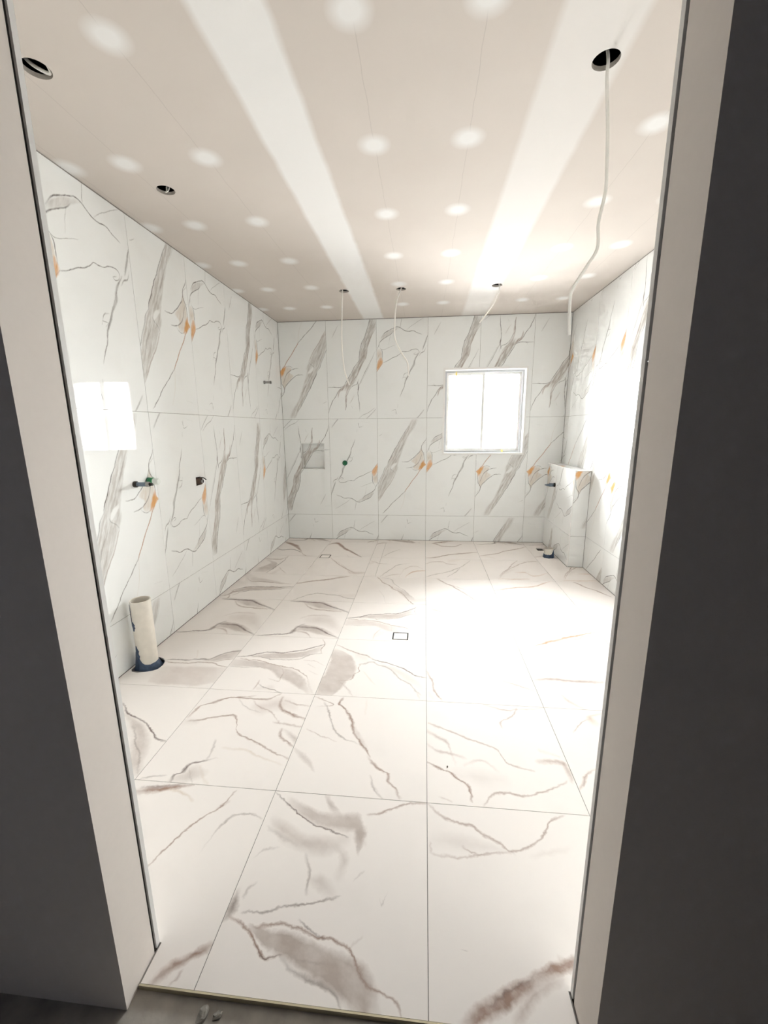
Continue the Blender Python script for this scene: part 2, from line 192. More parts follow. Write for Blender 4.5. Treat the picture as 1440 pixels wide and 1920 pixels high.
  (0, '422.2,341.2,12.7,0|443.4,402.2,21.2,0.45|462.7,457.8,15.7,1|486.2,482.8,7.9,1|535.8,491.9,6.2,1|595.2,476.9,5.9,0.45|601,475.5,3.5,0', 0.45, 'g', 1, 0.4),
  (0, '456,-20.2,15.1,0|481.2,9.7,25.2,0.45|504.5,37.3,27.4,1|536.2,59.4,19.6,1|569.1,82.4,18.4,1|599.3,103.2,20.1,0.45|619.4,117,12.1,0', 0.6, 'b', 0.9, 0.7),
  (1, '1,521.1,5.1,0|9.6,528.9,8.6,0.45|21.9,540,7.8,1|41.2,547.3,7.4,0.45|48.6,550.2,4.4,0', 0.4, 'b', 1, 0.4),
 ],
 'F0_0': [
  (0, '-5.3,602.1,7.2,0|6.7,590.6,12,0.45|53.3,545.7,9.9,1|108.1,527.2,8.5,1|168,516.2,8.7,1|184.2,501.8,9.9,1|222.7,480.4,9.5,1|254,459.2,9.7,1|284.2,438.7,7.9,1|307.5,442,6.7,1|344.6,455.7,6.9,1|385.7,483,8,1|419.8,523,9.4,1|455.7,565,8.1,1|501.8,587.3,7.6,0.45|509.5,591,4.6,0', 0.5, 'b', 1, 0.4),
  (0, '6.6,409,4.1,0|13.5,408.5,6.9,0.45|104.1,401.5,6.7,1|150.5,414.1,6.7,1|220,427.2,6.7,1|289.4,436.3,6.7,0.45|296.1,437.2,4,0', 0.35, 'b', 1, 0.4),
  (0, '-9.8,457.4,21.5,0|20.2,456,35.9,0.45|108.2,452,44.1,1|195.1,450.9,29.8,1|262.1,441.3,12.2,0.45|274.3,439.5,7.3,0', 0.16, 'f', 0.9, 0.4),
  (0, '333.9,423.5,9,0|348.9,427.6,15,0.45|409,444.3,15.1,1|482.5,465.3,15.3,0.45|497.7,469.6,9.2,0', 0.15, 'p', 1, 0.4),
  (0, '113.1,444.3,3.5,0|118.9,441.1,5.8,0.45|146.1,426.2,5,1|191,421.7,4.7,0.45|195.7,421.3,2.8,0', 0.4, 'b', 1, 0.4),
  (1, '426.5,294.8,4.2,0|433.4,288.8,7,0.45|438.7,284.2,7,0.45|445.7,278.2,4.2,0', 0.5, 'd', 1, 0.4),
  (0, '61,-8,16.6,0|88.7,7,27.7,0.45|127.9,28.2,28,1|163.6,46.7,28.4,1|205.3,69.3,25,1|247.8,89.3,21.8,1|292.4,113.5,18.7,1|338.2,136.7,22.1,1|377.9,151,19.4,1|408.5,162.8,16,0.45|424.5,169,9.6,0', 0.8, 'b', 0.75, 0.75),
  (0, '139.7,41.1,4.2,0|146.7,45.1,7,0.45|193.1,71.3,6.9,1|239.8,91.9,6.8,1|278.2,108.8,6.9,0.45|285.1,111.8,4.1,0', 0.35, 'd', 1, 0.8),
  (0, '186.1,8.9,13.8,0|209.1,26.9,23,0.45|243.7,54.1,22.8,1|300,94.2,21.5,1|348.9,115.3,13.6,0.45|362.5,121.2,8.1,0', 0.4, 'b', 1, 0.7),
  (0, '345.2,171.1,6.4,0|355.8,165.3,10.6,0.45|367.3,159,10.5,0.45|377.8,153.2,6.3,0', 0.45, 'b', 1, 0.4),
  (0, '85.7,151.6,1.4,0|89.7,152.7,2.3,0.45|106.9,157.3,2.3,0.45|110.9,158.4,1.4,0', 0.4, 'd', 1, 0.4),
  (1, '408.1,11.2,3.5,0|413.9,10.7,5.8,0.45|442.9,8.1,6,0.45|448.9,7.6,3.6,0', 0.4, 'b', 1, 0.4),
 ],
 'F-3_1': [
  (0, '194.2,452.5,5.2,0|202.9,445.1,8.7,0.45|281.8,377,8,1|389.1,330,7.9,1|480.6,271.6,7.6,1|557.4,216.2,7.3,1|606.7,206.1,8,0.45|614.8,204.5,4.8,0', 0.75, 'd', 1, 0.4),
  (1, '-6.6,606.6,20.7,0|23.4,584.5,34.5,0.45|90.1,535.3,45.3,1|197.8,484.5,57.1,1|290.4,397.7,45.4,1|362.7,282.2,34.4,0.45|392.7,234.2,20.6,0', 0.42, 'f', 0.8, 0.4),
  (1, '16.4,597.5,4.6,0|24.1,592.6,7.7,0.45|121.9,530.1,8.3,1|195.5,457.6,8.9,1|288.8,378.8,9.2,0.45|298,371.1,5.5,0', 0.45, 'g', 1, 0.4),
 ],
 'F-2_1': [
  (1, '362,11.6,4.9,0|370.1,12.6,8.1,0.45|450.6,22.8,11.1,1|477.6,71.4,17,1|520.2,113.4,21.6,1|542.7,188.8,32.1,1|572.7,278.8,19.2,0', 0.6, 'b', 1, 0.4),
  (0, '179.9,543.5,5.3,0|188.8,542.7,8.9,1|278.4,534.4,8.9,1|343.2,532,10.8,1|412.1,591.1,13.4,0.45|425.4,602.6,8,0', 0.6, 'b', 1, 0.4),
  (1, '377.5,695,25,0|407.5,605,41.7,0.45|429.2,534.2,35.2,1|459.8,473.7,19.3,1|501.5,438.5,11.5,1|563.5,432.5,12.3,0.45|575.8,431.3,7.4,0', 0.72, 'b', 1, 0.4),
  (0, '273.7,472.2,30.8,0|303.7,474.8,51.3,0.45|373.7,480.8,77.7,1|435.9,508.9,72.8,1|526,486.5,47.1,0.45|556,479,28.2,0', 0.3, 'p', 0.9, 0.4),
  (0, '449,539.9,5.1,0|457.5,537.1,8.5,0.45|539.1,510.1,8.4,1|598.6,500.2,8.5,0.45|607,498.7,5.1,0', 0.45, 'b', 1, 0.4),
  (0, '444.6,375.5,6,0|454.6,374.1,10,0.45|526.1,364.3,9.9,1|610.8,354.6,9.9,0.45|620.7,353.4,5.9,0', 0.45, 'b', 1, 0.4),
  (1, '202.1,656.9,13.2,0|224.2,610.8,22.1,0.45|245.7,566,16.7,1|289,512.3,10.6,1|328.5,504.8,9.6,0.45|338.2,503,5.8,0', 0.55, 'b', 1, 0.4),
  (1, '223,618.4,8.9,0|237.8,609.2,14.8,0.45|282.8,581.2,35.5,1|316.1,537.6,28,0.45|344.1,500.9,16.8,0', 0.4, 'f', 0.9, 0.4),
  (0, '276.7,526.1,4.9,0|284.8,519.2,8.1,0.45|333.7,477.4,7.7,1|419.8,440.7,7.7,1|487.6,363.6,8.3,0.45|495.9,354.2,5,0', 0.35, 'b', 1, 0.4),
  (0, '199.3,535,4.2,0|206.2,528.2,6.9,0.45|263.6,471.3,6.3,1|361,435.6,6.3,0.45|367.3,433.3,3.8,0', 0.3, 'g', 1, 0.4),
  (0, '15.5,345.4,6.2,0|25.8,347.8,10.3,0.45|92.5,363.1,10.9,1|159.1,389.7,10.9,1|223.7,402.4,8.9,1|268.3,371.5,10.5,1|299,295.3,8.5,1|379.3,253.1,7.3,1|446.9,223.6,7.2,1|512,195.2,7,1|600,157.2,6.9,0.45|606.9,154.2,4.1,0', 0.58, 'b', 1, 0.4),
  (1, '114.9,244.5,4.7,0|122.6,243.9,7.8,0.45|182.4,238.6,7.7,1|239.3,222.5,7.7,0.45|247,220.3,4.6,0', 0.38, 'g', 1, 0.4),
  (0, '269.4,191.4,5.9,0|279.3,191.7,9.9,0.45|369,193.9,9.2,1|473.1,158.8,8.7,1|576.4,125.8,8.5,0.45|584.9,123.1,5.1,0', 0.25, 't', 1, 0.4),
  (1, '-6.9,156.2,4.3,0|0.4,154.9,7.2,0.45|33.1,149.2,9.6,1|49.9,172.9,10.9,1|91.1,182.7,11.9,1|103.9,210.3,21.7,1|120.4,243.3,21.3,0.45|141.8,285.7,12.8,0', 0.7, 'd', 1, 0.4),
  (0, '6.1,-3.5,5,0|14.4,0.1,8.3,0.45|56.9,18.2,7.7,1|116.9,30.3,7.3,0.45|124.2,31.7,4.4,0', 0.4, 'g', 1, 0.4),
  (0, '127.2,-7.5,17,0|155.6,9.8,28.4,0.45|210.9,43.5,55.2,1|267.4,48.5,28.7,0.45|296.1,51,17.2,0', 0.38, 'f', 0.8, 0.4),
  (1, '-2.3,248.8,3.6,0|3.7,244.4,5.9,0.45|71.7,194.2,6.2,0.45|77.9,189.6,3.7,0', 0.35, 'g', 1, 0.4),
  (1, '-12.4,322.3,7.6,0|0.3,310.6,12.7,0.45|80.5,236.6,13.3,0.45|93.8,224.3,8,0', 0.35, 't', 1, 0.4),
  (0, '-11.4,344.1,22.4,0|18.6,343.1,37.4,0.45|74.8,341.2,25,0.45|99.8,340.3,15,0', 0.3, 'f', 1, 0.4),
 ],
 'F-1_1': [
  (1, '489.2,31,13.6,0|511.9,82.3,22.7,0.45|525,111.9,6.7,1|554.6,61.6,16.2,1|581.7,7.5,17.8,0.45|599.6,-28.1,10.7,0', 0.55, 'b', 1, 0.4),
  (1, '259.4,301.6,9.8,0|275.7,269.3,16.3,0.45|313.6,194.2,10.6,1|385.6,141.2,7.5,1|479.4,100.1,7.6,1|539.4,65.4,8.2,0.45|547.6,60.6,4.9,0', 0.5, 'g', 1, 0.4),
  (1, '192.9,353.8,3.5,0|198.8,350.7,5.8,0.45|232.2,333.3,9.6,1|275,300.6,8.9,1|332.1,264.3,10.2,1|420.2,230.2,12.7,1|501.4,185.7,11.6,1|540.1,145.5,10.7,1|583.1,154.4,12,0.45|595.1,156.9,7.2,0', 0.68, 'b', 0.9, 0.5),
  (1, '218.2,341,8.4,0|232.2,333.3,14,0.45|321.5,284.4,18.8,1|401.1,243.2,10.8,0.45|411.9,237.6,6.5,0', 0.35, 'p', 0.9, 0.4),
  (0, '331.2,206.4,6.9,0|342.8,194.8,11.6,0.45|376.5,161.2,10.9,1|421.5,125,10.3,0.45|431.8,116.8,6.2,0', 0.5, 'b', 1, 0.4),
  (1, '-6.1,429.1,4.9,0|2,422.2,8.1,0.45|38.3,391.4,7.2,1|105.3,363.1,7,0.45|112.2,360.2,4.2,0', 0.45, 'g', 1, 0.4),
  (0, '17.8,345.5,3.6,0|23.7,342.7,6,0.45|93.4,311,5.8,1|178.6,279.6,5.7,0.45|184.3,277.5,3.4,0', 0.35, 'b', 1, 0.4),
  (1, '93.3,132.6,6.2,0|103.6,123.8,10.3,0.45|165.6,70.8,31.8,1|215.6,16.2,20.3,0.45|235.9,-5.9,12.2,0', 0.35, 'f', 0.8, 0.4),
  (1, '458.3,291.1,5.3,0|467.1,290.7,8.8,0.45|570.7,286.1,9.3,0.45|580,285.6,5.6,0', 0.2, 't', 1, 0.4),
  (1, '-0.2,496.9,5.1,0|8.3,492.8,8.5,0.45|54.3,470.7,9.6,1|88.4,440.6,8.9,1|117.1,442.1,10.4,1|133.7,408.1,14.5,1|180.6,361.1,12.8,0.45|193.3,348.4,7.7,0', 0.55, 'b', 1, 0.4),
  (1, '-7.6,430.8,4.4,0|-0.2,425.8,7.4,0.45|47.5,393.8,7.6,0.45|55.1,388.6,4.6,0', 0.4, 'g', 1, 0.4),
 ],
 'F0_1': [
  (1, '9.7,170.5,4,0|16.4,170.6,6.7,0.45|54.6,171.1,6.9,1|89.7,167.3,8.3,1|106.5,149.7,15.1,1|122.6,120,13.8,1|153.7,90.3,16.9,1|160.8,58.6,22.6,1|174.5,42.8,18.3,1|191.6,4.7,22.6,0.45|214.2,-45.8,13.6,0', 0.7, 'b', 1, 0.4),
  (0, '-0.9,437.1,5.6,0|8.4,432.8,9.3,0.45|67.9,405.2,9.1,1|138.6,373.4,9,1|214.8,337.6,8.7,1|272.2,313.4,8.8,1|318.3,283.6,12,1|333.6,231.1,11.6,1|376.6,204,7.6,1|452,188.7,7,0.45|459,187.3,4.2,0', 0.45, 'b', 1, 0.4),
  (0, '-10.7,387,11.2,0|7.9,374.5,18.6,0.45|56.6,341.8,18.5,1|99.1,309.9,21.3,1|106.3,285.2,38.7,0.45|136.3,195.2,23.2,0', 0.38, 'b', 1, 0.4),
  (0, '-5.4,300.2,7.5,0|7.2,290.2,12.5,0.45|45.3,259.6,10.7,1|104.4,253.8,10.4,1|165.3,229.9,10.6,0.45|175.9,225.8,6.4,0', 0.32, 'b', 1, 0.4),
  (0, '208.4,2.8,5.4,0|217.3,12.3,9,0.45|256.4,53.6,7.8,1|318.1,67.7,7.8,1|360.3,58.6,7.8,1|413.7,67.6,7.4,1|455.9,88.7,7.5,1|506.7,110.9,7.6,1|566.1,145.3,7.7,0.45|573.8,149.8,4.6,0', 0.48, 'b', 1, 0.4),
  (0, '286.5,601.8,7.3,0|298.7,595.7,12.2,0.45|366.3,561.3,11.3,1|413.6,558.1,10,1|459.6,572.3,9.8,0.45|469.4,575.3,5.9,0', 0.38, 'b', 1, 0.4),
  (1, '421.6,361.3,4,0|428.2,361.3,6.6,0.45|463.4,361.3,7.2,1|500.8,402.4,10.4,1|546.8,449.4,8.3,1|587.5,465.7,6.9,0.45|594.5,468.5,4.2,0', 0.4, 'b', 1, 0.4),
  (0, '445.3,568.1,5.2,0|454,568.9,8.7,0.45|512.5,573.9,8.5,1|594.5,595.7,8.4,0.45|603,597.9,5.1,0', 0.25, 'b', 1, 0.4),
  (0, '456.2,236.7,9.9,0|472.7,238.1,16.5,0.45|530.3,243.2,17,1|584.4,237.6,15.9,1|600.3,236,9.5,0', 0.42, 'b', 1, 0.4),
  (1, '130.7,582.4,7.5,0|143.3,584.2,12.5,0.45|183.4,590.1,13.7,1|237.6,584.4,13.1,1|250.8,583,7.9,0', 0.42, 'b', 1, 0.4),
  (0, '83.4,143.8,28.9,0|113.4,141.1,48.2,0.45|222.3,131.7,56.8,1|328.7,122.4,47.1,0.45|358.7,119.8,28.3,0', 0.15, 'f', 1, 0.4),
  (0, '43.3,30.7,3.9,0|49.8,28.3,6.5,0.45|93.4,12,6.4,0.45|99.8,9.6,3.9,0', 0.45, 'b', 1, 0.4),
  (0, '147.7,191.2,6.1,0|157.9,194.8,10.2,0.45|234.4,222.3,10.9,1|291.9,176.5,13.4,0.45|305.2,165.9,8,0', 0.2, 'b', 1, 0.4),
  (0, '484,303.8,7.7,0|496.9,299.3,12.9,0.45|571.5,273.2,12.6,0.45|584.2,268.7,7.6,0', 0.25, 'b', 1, 0.4),
 ],
 'F1_1': [
  (1, '466.3,224.8,19.9,0|496.3,215.7,33.1,0.45|535.5,203.7,23.7,1|575.4,262.3,25.1,0.45|600.5,299.2,15.1,0', 0.5, 't', 1, 0.4),
  (1, '419.5,86.7,3.5,0|425.3,90.9,5.8,0.45|489.4,137.1,7,1|527.2,187,9.4,0.45|536.7,199.4,5.7,0', 0.45, 'b', 1, 0.4),
  (1, '98.5,-3.8,6.3,0|109,4.2,10.4,0.45|139.8,27.9,10.1,1|179.1,49.8,11.8,1|220.8,102.5,15,0.45|235.8,121.5,9,0', 0.5, 'b', 1, 0.4),
 ],
 'F-3_2': [
  (0, '186.2,112.8,51.5,0|216.2,109.7,85.9,0.45|305.6,100.6,98.1,1|403.9,108.9,101.3,1|506.2,109.8,104.3,1|610.6,131.8,79.9,0.45|640.6,138.2,47.9,0', 0.34, 'p', 0.2, 0.3),
  (0, '156.8,244.1,6.1,0|167,247.6,10.2,0.45|215.4,264.2,8.8,1|313.7,259.8,8.7,1|362.7,276.5,9.1,1|436,276.3,9.9,1|468.9,310.8,14,1|517.8,360.6,12.7,1|577.6,392.5,11.3,1|609.7,404.6,10.9,0.45|620.6,408.8,6.5,0', 0.55, 'd', 1, 0.4),
  (0, '168.5,236.9,3.8,0|174.8,235.8,6.3,0.45|224.1,227.6,6.8,1|331.3,230.4,7.3,1|431.4,244.9,7.3,1|489.7,243.7,6.3,1|552.6,218.8,6,1|616.4,204.1,6.1,0.45|622.5,202.6,3.7,0', 0.55, 'b', 1, 0.4),
  (0, '478.8,245,4.7,0|486.6,249.5,7.8,0.45|536.8,278.4,7.4,1|608.2,303.3,7.1,0.45|615.4,305.7,4.3,0', 0.45, 'b', 1, 0.4),
  (0, '404.7,259.5,9,0|419.7,266.2,15,0.45|496.5,300.3,40.6,1|570,345.2,63.9,1|607,361.4,60.9,0.45|637,374.6,36.6,0', 0.42, 'f', 0.5, 0.4),
  (1, '287.5,359.1,4.5,0|295,355.8,7.5,0.45|377.8,318.3,7.7,0.45|385.5,314.8,4.6,0', 0.3, 't', 1, 0.4),
 ],
 'F-2_2': [
  (0, '93.3,339.6,4.7,0|101.1,340.4,7.8,0.45|216.8,352.6,35.9,1|322.8,361.5,39.5,1|423.1,389.3,41.3,1|501.8,449.4,49.5,0.45|531.8,472.3,29.7,0', 0.45, 'f', 0.4, 0.4),
  (0, '1.8,320.2,5,0|10.2,322.6,8.4,0.45|75.3,340.9,8.9,1|135.7,372.1,9.4,1|185.4,396.2,8.2,1|276.3,390.4,8.1,1|341.5,415.8,8.8,1|409.6,435,9.3,1|471.1,481.5,10.2,1|528.6,521.6,10.2,0.45|538.9,528.8,6.1,0', 0.7, 'd', 1, 0.4),
  (1, '407.1,537,2.8,0|411.8,534.9,4.7,0.45|457.3,514.6,4.7,1|514.6,530.3,5,1|542.4,517.5,5.1,1|580.9,498.8,5.2,0.45|586,496.3,3.1,0', 0.6, 'b', 1, 0.4),
  (0, '100.1,337.1,3.7,0|106.2,337,6.2,0.45|165.2,335.5,5.9,1|230.9,315.5,5.8,1|302.7,315.2,6.3,1|411.9,330.6,7.1,1|467.5,386.5,7.8,1|534.9,411.8,7.2,0.45|542.1,414.5,4.3,0', 0.55, 'g', 1, 0.4),
  (0, '-19.3,260.1,25,0|10.7,259.9,41.6,0.45|146.5,259.1,35.5,1|262.3,232.9,35.4,1|349.3,182.7,57.2,1|428.9,145.2,65.3,1|499.1,87.8,57,1|547.4,31.8,29.6,0.45|576.9,-2.5,17.7,0', 0.42, 'f', 0.35, 0.4),
  (0, '25.8,306.2,4.2,0|32.8,305.3,6.9,0.45|94.1,297.8,7.1,1|166.1,297.6,6.7,1|249.1,267.6,6.4,1|327.6,244.3,6.4,1|417.6,222.6,6.2,1|467.6,192.7,6,1|503.3,162.4,6.6,1|528.3,116.3,7.9,0.45|536.2,101.8,4.7,0', 0.55, 'b', 1, 0.4),
  (0, '2.5,221.2,3.4,0|8.1,221.1,5.6,0.45|93.6,218.8,5.7,1|181.3,226.1,5.5,1|245,205.8,5.1,0.45|250.1,204.2,3,0', 0.4, 'g', 1, 0.4),
  (1, '92.8,359.8,2.3,0|96.8,359.8,3.8,1|161.3,360.1,4.8,1|227.5,337,4.8,0.45|232.3,335.3,2.9,0', 0.32, 'b', 1, 0.4),
  (0, '288,114,4,0|294.8,112.4,6.7,0.45|359.8,96.8,5.8,1|365.6,95.4,3.5,0', 0.32, 'b', 1, 0.4),
  (1, '6.3,242.3,4.5,0|13.8,243.7,7.5,0.45|56.6,251.5,6.9,1|97.8,247.7,6.5,0.45|104.3,247.1,3.9,0', 0.45, 'b', 1, 0.4),
  (0, '258,60.8,3.6,0|264.1,57.6,6,0.45|313.1,31.6,6,1|371.4,12,6,1|418.7,-6.2,5.9,0.45|424.7,-8.4,3.6,0', 0.55, 'd', 1, 0.4),
  (0, '244.1,26.2,11.7,0|263.6,27.4,19.5,0.45|338.6,31.8,36.8,0.45|368.6,33.5,22.1,0', 0.3, 'f', 0.8, 0.4),
  (0, '468.7,289.5,2.6,0|473,286.4,4.3,0.45|535.1,241.8,4.2,0.45|539.3,238.7,2.5,0', 0.4, 'b', 1, 0.4),
  (0, '495.3,220.2,2.5,0|499.4,218,4.1,0.45|575.6,177.3,4,0.45|579.6,175.1,2.4,0', 0.4, 'b', 1, 0.4),
  (0, '431.6,320.5,2.8,0|436.4,320.1,4.7,0.45|508.8,313.8,4.5,1|582.3,271.6,4.4,0.45|586.7,269.1,2.6,0', 0.3, 'b', 1, 0.4),
  (1, '-1.5,584.2,7.1,0|10.3,578.3,11.9,0.45|116.1,526.4,12.5,0.45|128.6,520.3,7.5,0', 0.4, 'f', 1, 0.4),
 ],
 'F-1_2': [
  (1, '-47.1,34.7,27.7,0|-17.1,43.3,46.2,0.45|41.4,59.9,65.7,1|122.8,66.5,87.5,1|200.7,95.6,94.1,1|280.8,92.9,89.3,1|389.8,64,72.8,1|451.4,7.5,47.8,0.45|481.4,-20,28.7,0', 0.46, 'f', 0.2, 0.3),
  (0, '2.4,524.6,5.5,0|11.6,518.5,9.2,0.45|101.2,459.1,9,1|164.2,430.8,8.9,1|225.6,403.2,8.8,1|276.1,366.8,8.8,0.45|284.9,360.4,5.3,0', 0.5, 'b', 1, 0.4),
  (0, '264.4,372.8,4.8,0|272.3,369,8,0.45|316.4,347.8,7.8,1|366,333.7,7.9,1|416,302,7.8,1|464,282.7,7.8,1|505.1,246.3,8,1|544.9,216.6,7.4,1|599.4,199.6,7.1,0.45|606.6,197.4,4.3,0', 0.68, 'd', 1, 0.4),
  (0, '179.7,303,6.8,0|191,307,11.3,0.45|236.8,322.9,11.5,1|269.3,337.8,10.7,1|314.2,305.3,10.6,1|370.1,286.4,10.9,1|407.3,238.1,12,1|456.6,176.9,11,1|502.6,139.1,11,1|535,91.7,11.5,1|573.2,45.1,10.9,0.45|584.1,31.8,6.5,0', 0.42, 'g', 1, 0.4),
  (0, '306.8,332,7.3,0|319,323.7,12.2,0.45|433,245.9,41.1,1|500.7,191.2,58.4,1|565.1,134.2,63.1,0.45|595.1,107.6,37.9,0', 0.2, 'f', 0.8, 0.4),
  (1, '120.7,88.2,9,0|135.7,120.5,15,0.45|161.7,176.5,7.7,1|196.4,175.7,5.4,1|230,204.6,4.6,1|265.6,190.8,4.1,1|309.7,195.4,4.4,0.45|314.2,195.9,2.7,0', 0.55, 'b', 1, 0.4),
  (1, '-0.5,205.6,6.4,0|10.2,198.7,10.7,0.45|69.6,160.1,12.1,1|118.6,115.6,13.8,0.45|132.4,103.1,8.3,0', 0.38, 'f', 1, 0.4),
  (1, '101.2,318,5.6,0|110.6,311.7,9.4,0.45|171.8,270.8,9.7,1|234.4,229.2,9.9,0.45|244.3,222.6,5.9,0', 0.22, 't', 1, 0.4),
  (1, '6.1,563,4.4,0|13.5,561.7,7.4,0.45|56.6,553.9,7.5,0.45|64.2,552.6,4.5,0', 0.38, 'b', 1, 0.4),
  (0, '130.3,430,37,0|160.3,410.8,61.6,0.45|230.8,365.5,48.5,0.45|260.8,346.3,29.1,0', 0.25, 'f', 0.9, 0.4),
 ],
 'F0_2': [
  (1, '0.6,84.8,6.7,0|11.7,78.9,11.1,0.45|45.1,61.3,10.3,1|110.4,38.9,9.3,1|170.8,33.9,9.3,1|212.2,21.9,10.2,1|268.4,6.2,10.4,0.45|278.7,3.3,6.2,0', 0.5, 'b', 1, 0.4),
  (1, '177.5,30.1,5.5,0|186.6,34.2,9.1,0.45|250.7,62.5,9.3,0.45|260,66.6,5.6,0', 0.35, 'b', 1, 0.4),
  (1, '-6,40.6,18.1,0|24,31.2,30.2,0.45|69.6,17,13.8,0.45|83.4,12.7,8.3,0', 0.3, 'p', 0.9, 0.4),
  (0, '400.3,222.3,6.2,0|410.6,218,10.3,0.45|499,180.8,10.4,1|602.7,118.1,10.4,0.45|613.1,111.9,6.2,0', 0.4, 'b', 1, 0.4),
  (0, '412.5,94,4.7,0|420.4,97.6,7.9,0.45|465.2,118,7.9,0.45|473.1,121.6,4.7,0', 0.25, 'b', 1, 0.4),
 ],
 'F1_2': [
  (0, '-17.2,226.8,10.5,0|0.3,230.4,17.5,0.45|107.3,252.3,18.4,1|188.5,240.9,18.9,1|293.2,240.8,18.4,1|391.6,240.2,18.3,0.45|410,240.1,11,0', 0.5, 'b', 1, 0.4),
  (1, '263.8,348.3,8.4,0|277.8,343.8,14,0.45|378.7,310.8,14.6,0.45|393.3,306.1,8.7,0', 0.35, 'b', 1, 0.4),
  (1, '-14.9,217.4,14,0|8.4,193.5,23.3,0.45|61.1,139.8,19.3,1|107.3,125.2,14.8,0.45|122.1,120.5,8.9,0', 0.32, 'b', 1, 0.4),
  (0, '127.4,184,34,0|157.4,176.7,56.7,0.45|260.4,151.7,91.8,0.45|290.4,144.4,55.1,0', 0.18, 'p', 1, 0.4),
  (0, '83,199.3,5.9,0|92.9,202.5,9.9,0.45|168.1,226.6,10,0.45|178.1,229.8,6,0', 0.4, 'r', 1, 0.4),
 ],
 'F-2_3': [
  (0, '191,568.5,20.6,0|221,559.9,34.3,0.45|344,524.3,72.8,1|483.7,469.8,39,0.45|513.7,458.1,23.4,0', 0.48, 'f', 0.4, 0.4),
  (0, '64.7,580.6,11.2,0|83.3,579.9,18.6,0.45|183.5,576.1,18.5,1|316.8,567.3,17.3,1|464.4,486.2,16.2,1|601.7,405.9,15.7,0.45|617.4,396.7,9.4,0', 0.65, 'd', 1, 0.4),
  (0, '198,554,7.5,0|210.5,540.1,12.5,0.45|281.1,461,12.5,1|414.9,429.1,13.2,1|540.4,421.6,13.4,0.45|553.8,420.8,8,0', 0.5, 'b', 1, 0.4),
  (0, '228.7,60.6,21.8,0|258.7,86,36.4,0.45|315,133.7,51.6,1|437.5,100.5,60.6,1|547.7,45.7,39.3,0.45|577.7,30.8,23.6,0', 0.5, 'f', 0.4, 0.4),
  (1, '-37.1,-56.6,29.5,0|-7.1,33.4,49.1,0.45|19.6,127.4,49.3,1|57.5,253.9,24.5,1|129.7,266.1,12.8,1|185.9,299.5,16.2,0.45|202.1,309.1,9.7,0', 0.6, 'd', 1, 0.4),
  (0, '244.6,144.5,10.2,0|261.6,144,17,0.45|398.7,140.5,15.9,1|515.8,65,14.9,1|605.1,-0.2,14.5,0.45|619.6,-10.8,8.7,0', 0.6, 'd', 1, 0.4),
  (0, '278.8,252.2,51.6,0|308.8,254.6,85.9,0.45|410.4,262.7,107.9,1|511,209,105.9,1|592.6,127.3,78.8,0.45|622.6,97.2,47.3,0', 0.25, 'p', 0.8, 0.4),
  (0, '229.6,88.9,9.2,0|244.9,84.9,15.3,0.45|366.8,52.8,14.4,1|412.2,-10.8,15,0.45|427.2,-31.8,9,0', 0.4, 'b', 1, 0.4),
  (0, '236.8,270.3,11.4,0|255.8,282.2,19,0.45|345.6,338.4,17.2,1|468.4,331.7,15.9,0.45|484.2,330.8,9.5,0', 0.25, 'b', 1, 0.4),
 ],
 'F-1_3': [
  (0, '71.5,324.8,5.5,0|80.7,327.2,9.2,0.45|173.1,351.1,27.2,1|302,361.4,38.9,1|403,380,37.3,1|482.5,445,49.9,0.45|512.5,469.5,30,0', 0.42, 'f', 0.4, 0.4),
  (0, '-3.5,301.4,5.6,0|5.9,304.9,9.4,0.45|66.9,327.6,9.5,1|131.3,355.3,9.9,1|168.5,385.8,9.6,1|230.3,390.7,9.3,1|304.8,407.4,9.3,1|387.2,414,9.5,1|433.8,449,10.4,1|494.5,510,10.8,1|522.1,541.8,11.1,0.45|533.2,554.7,6.7,0', 0.65, 'd', 1, 0.4),
  (1, '411.9,531.9,3.4,0|417.6,529.4,5.7,0.45|462.9,509.8,4.2,1|512,520.6,4.8,0.45|516.8,521.6,2.9,0', 0.45, 'b', 1, 0.4),
  (0, '154.3,337.2,4.3,0|161.6,335.2,7.2,0.45|232,315.6,7.3,1|325.7,323.1,7.4,1|404.9,347.2,7.8,1|470.3,402.1,8,1|528,420.6,7.8,0.45|535.8,423,4.7,0', 0.5, 'g', 1, 0.4),
  (0, '-22.5,242.3,29.8,0|7.5,242.7,49.7,0.45|114.1,244.2,41.1,1|228.4,232.3,37.5,1|318.1,184.8,52,1|416,159.5,51.3,0.45|446,151.8,30.8,0', 0.3, 'p', 0.4, 0.4),
  (0, '9.5,294.5,5.2,0|18.1,294.1,8.6,0.45|127.5,288.3,8.5,1|222.5,281.4,8.4,1|306,245.5,8.2,1|387.1,210.7,8.1,1|452.4,195.7,8.1,1|486.9,162.7,8.5,0.45|495.4,154.5,5.1,0', 0.48, 'b', 1, 0.4),
  (0, '5.3,200.9,4.1,0|12.2,201,6.8,0.45|120.6,202.9,6.8,1|218.7,203.9,6.8,0.45|225.5,204,4.1,0', 0.3, 'g', 1, 0.4),
  (1, '12.4,237.4,4.1,0|19.2,238.4,6.8,0.45|100.8,250.3,8,1|157.7,279,10,0.45|167.7,284,6,0', 0.3, 'b', 1, 0.4),
  (1, '130.1,358,3.1,0|135.2,357.4,5.1,0.45|214.3,347.9,5.2,0.45|219.6,347.3,3.1,0', 0.3, 'g', 1, 0.4),
  (1, '22.9,219.2,16.3,0|50.1,243.9,27.2,0.45|118.1,305.2,68.8,0.45|148.1,332.3,41.3,0', 0.2, 'p', 0.9, 0.4),
 ],
 'F0_3': [
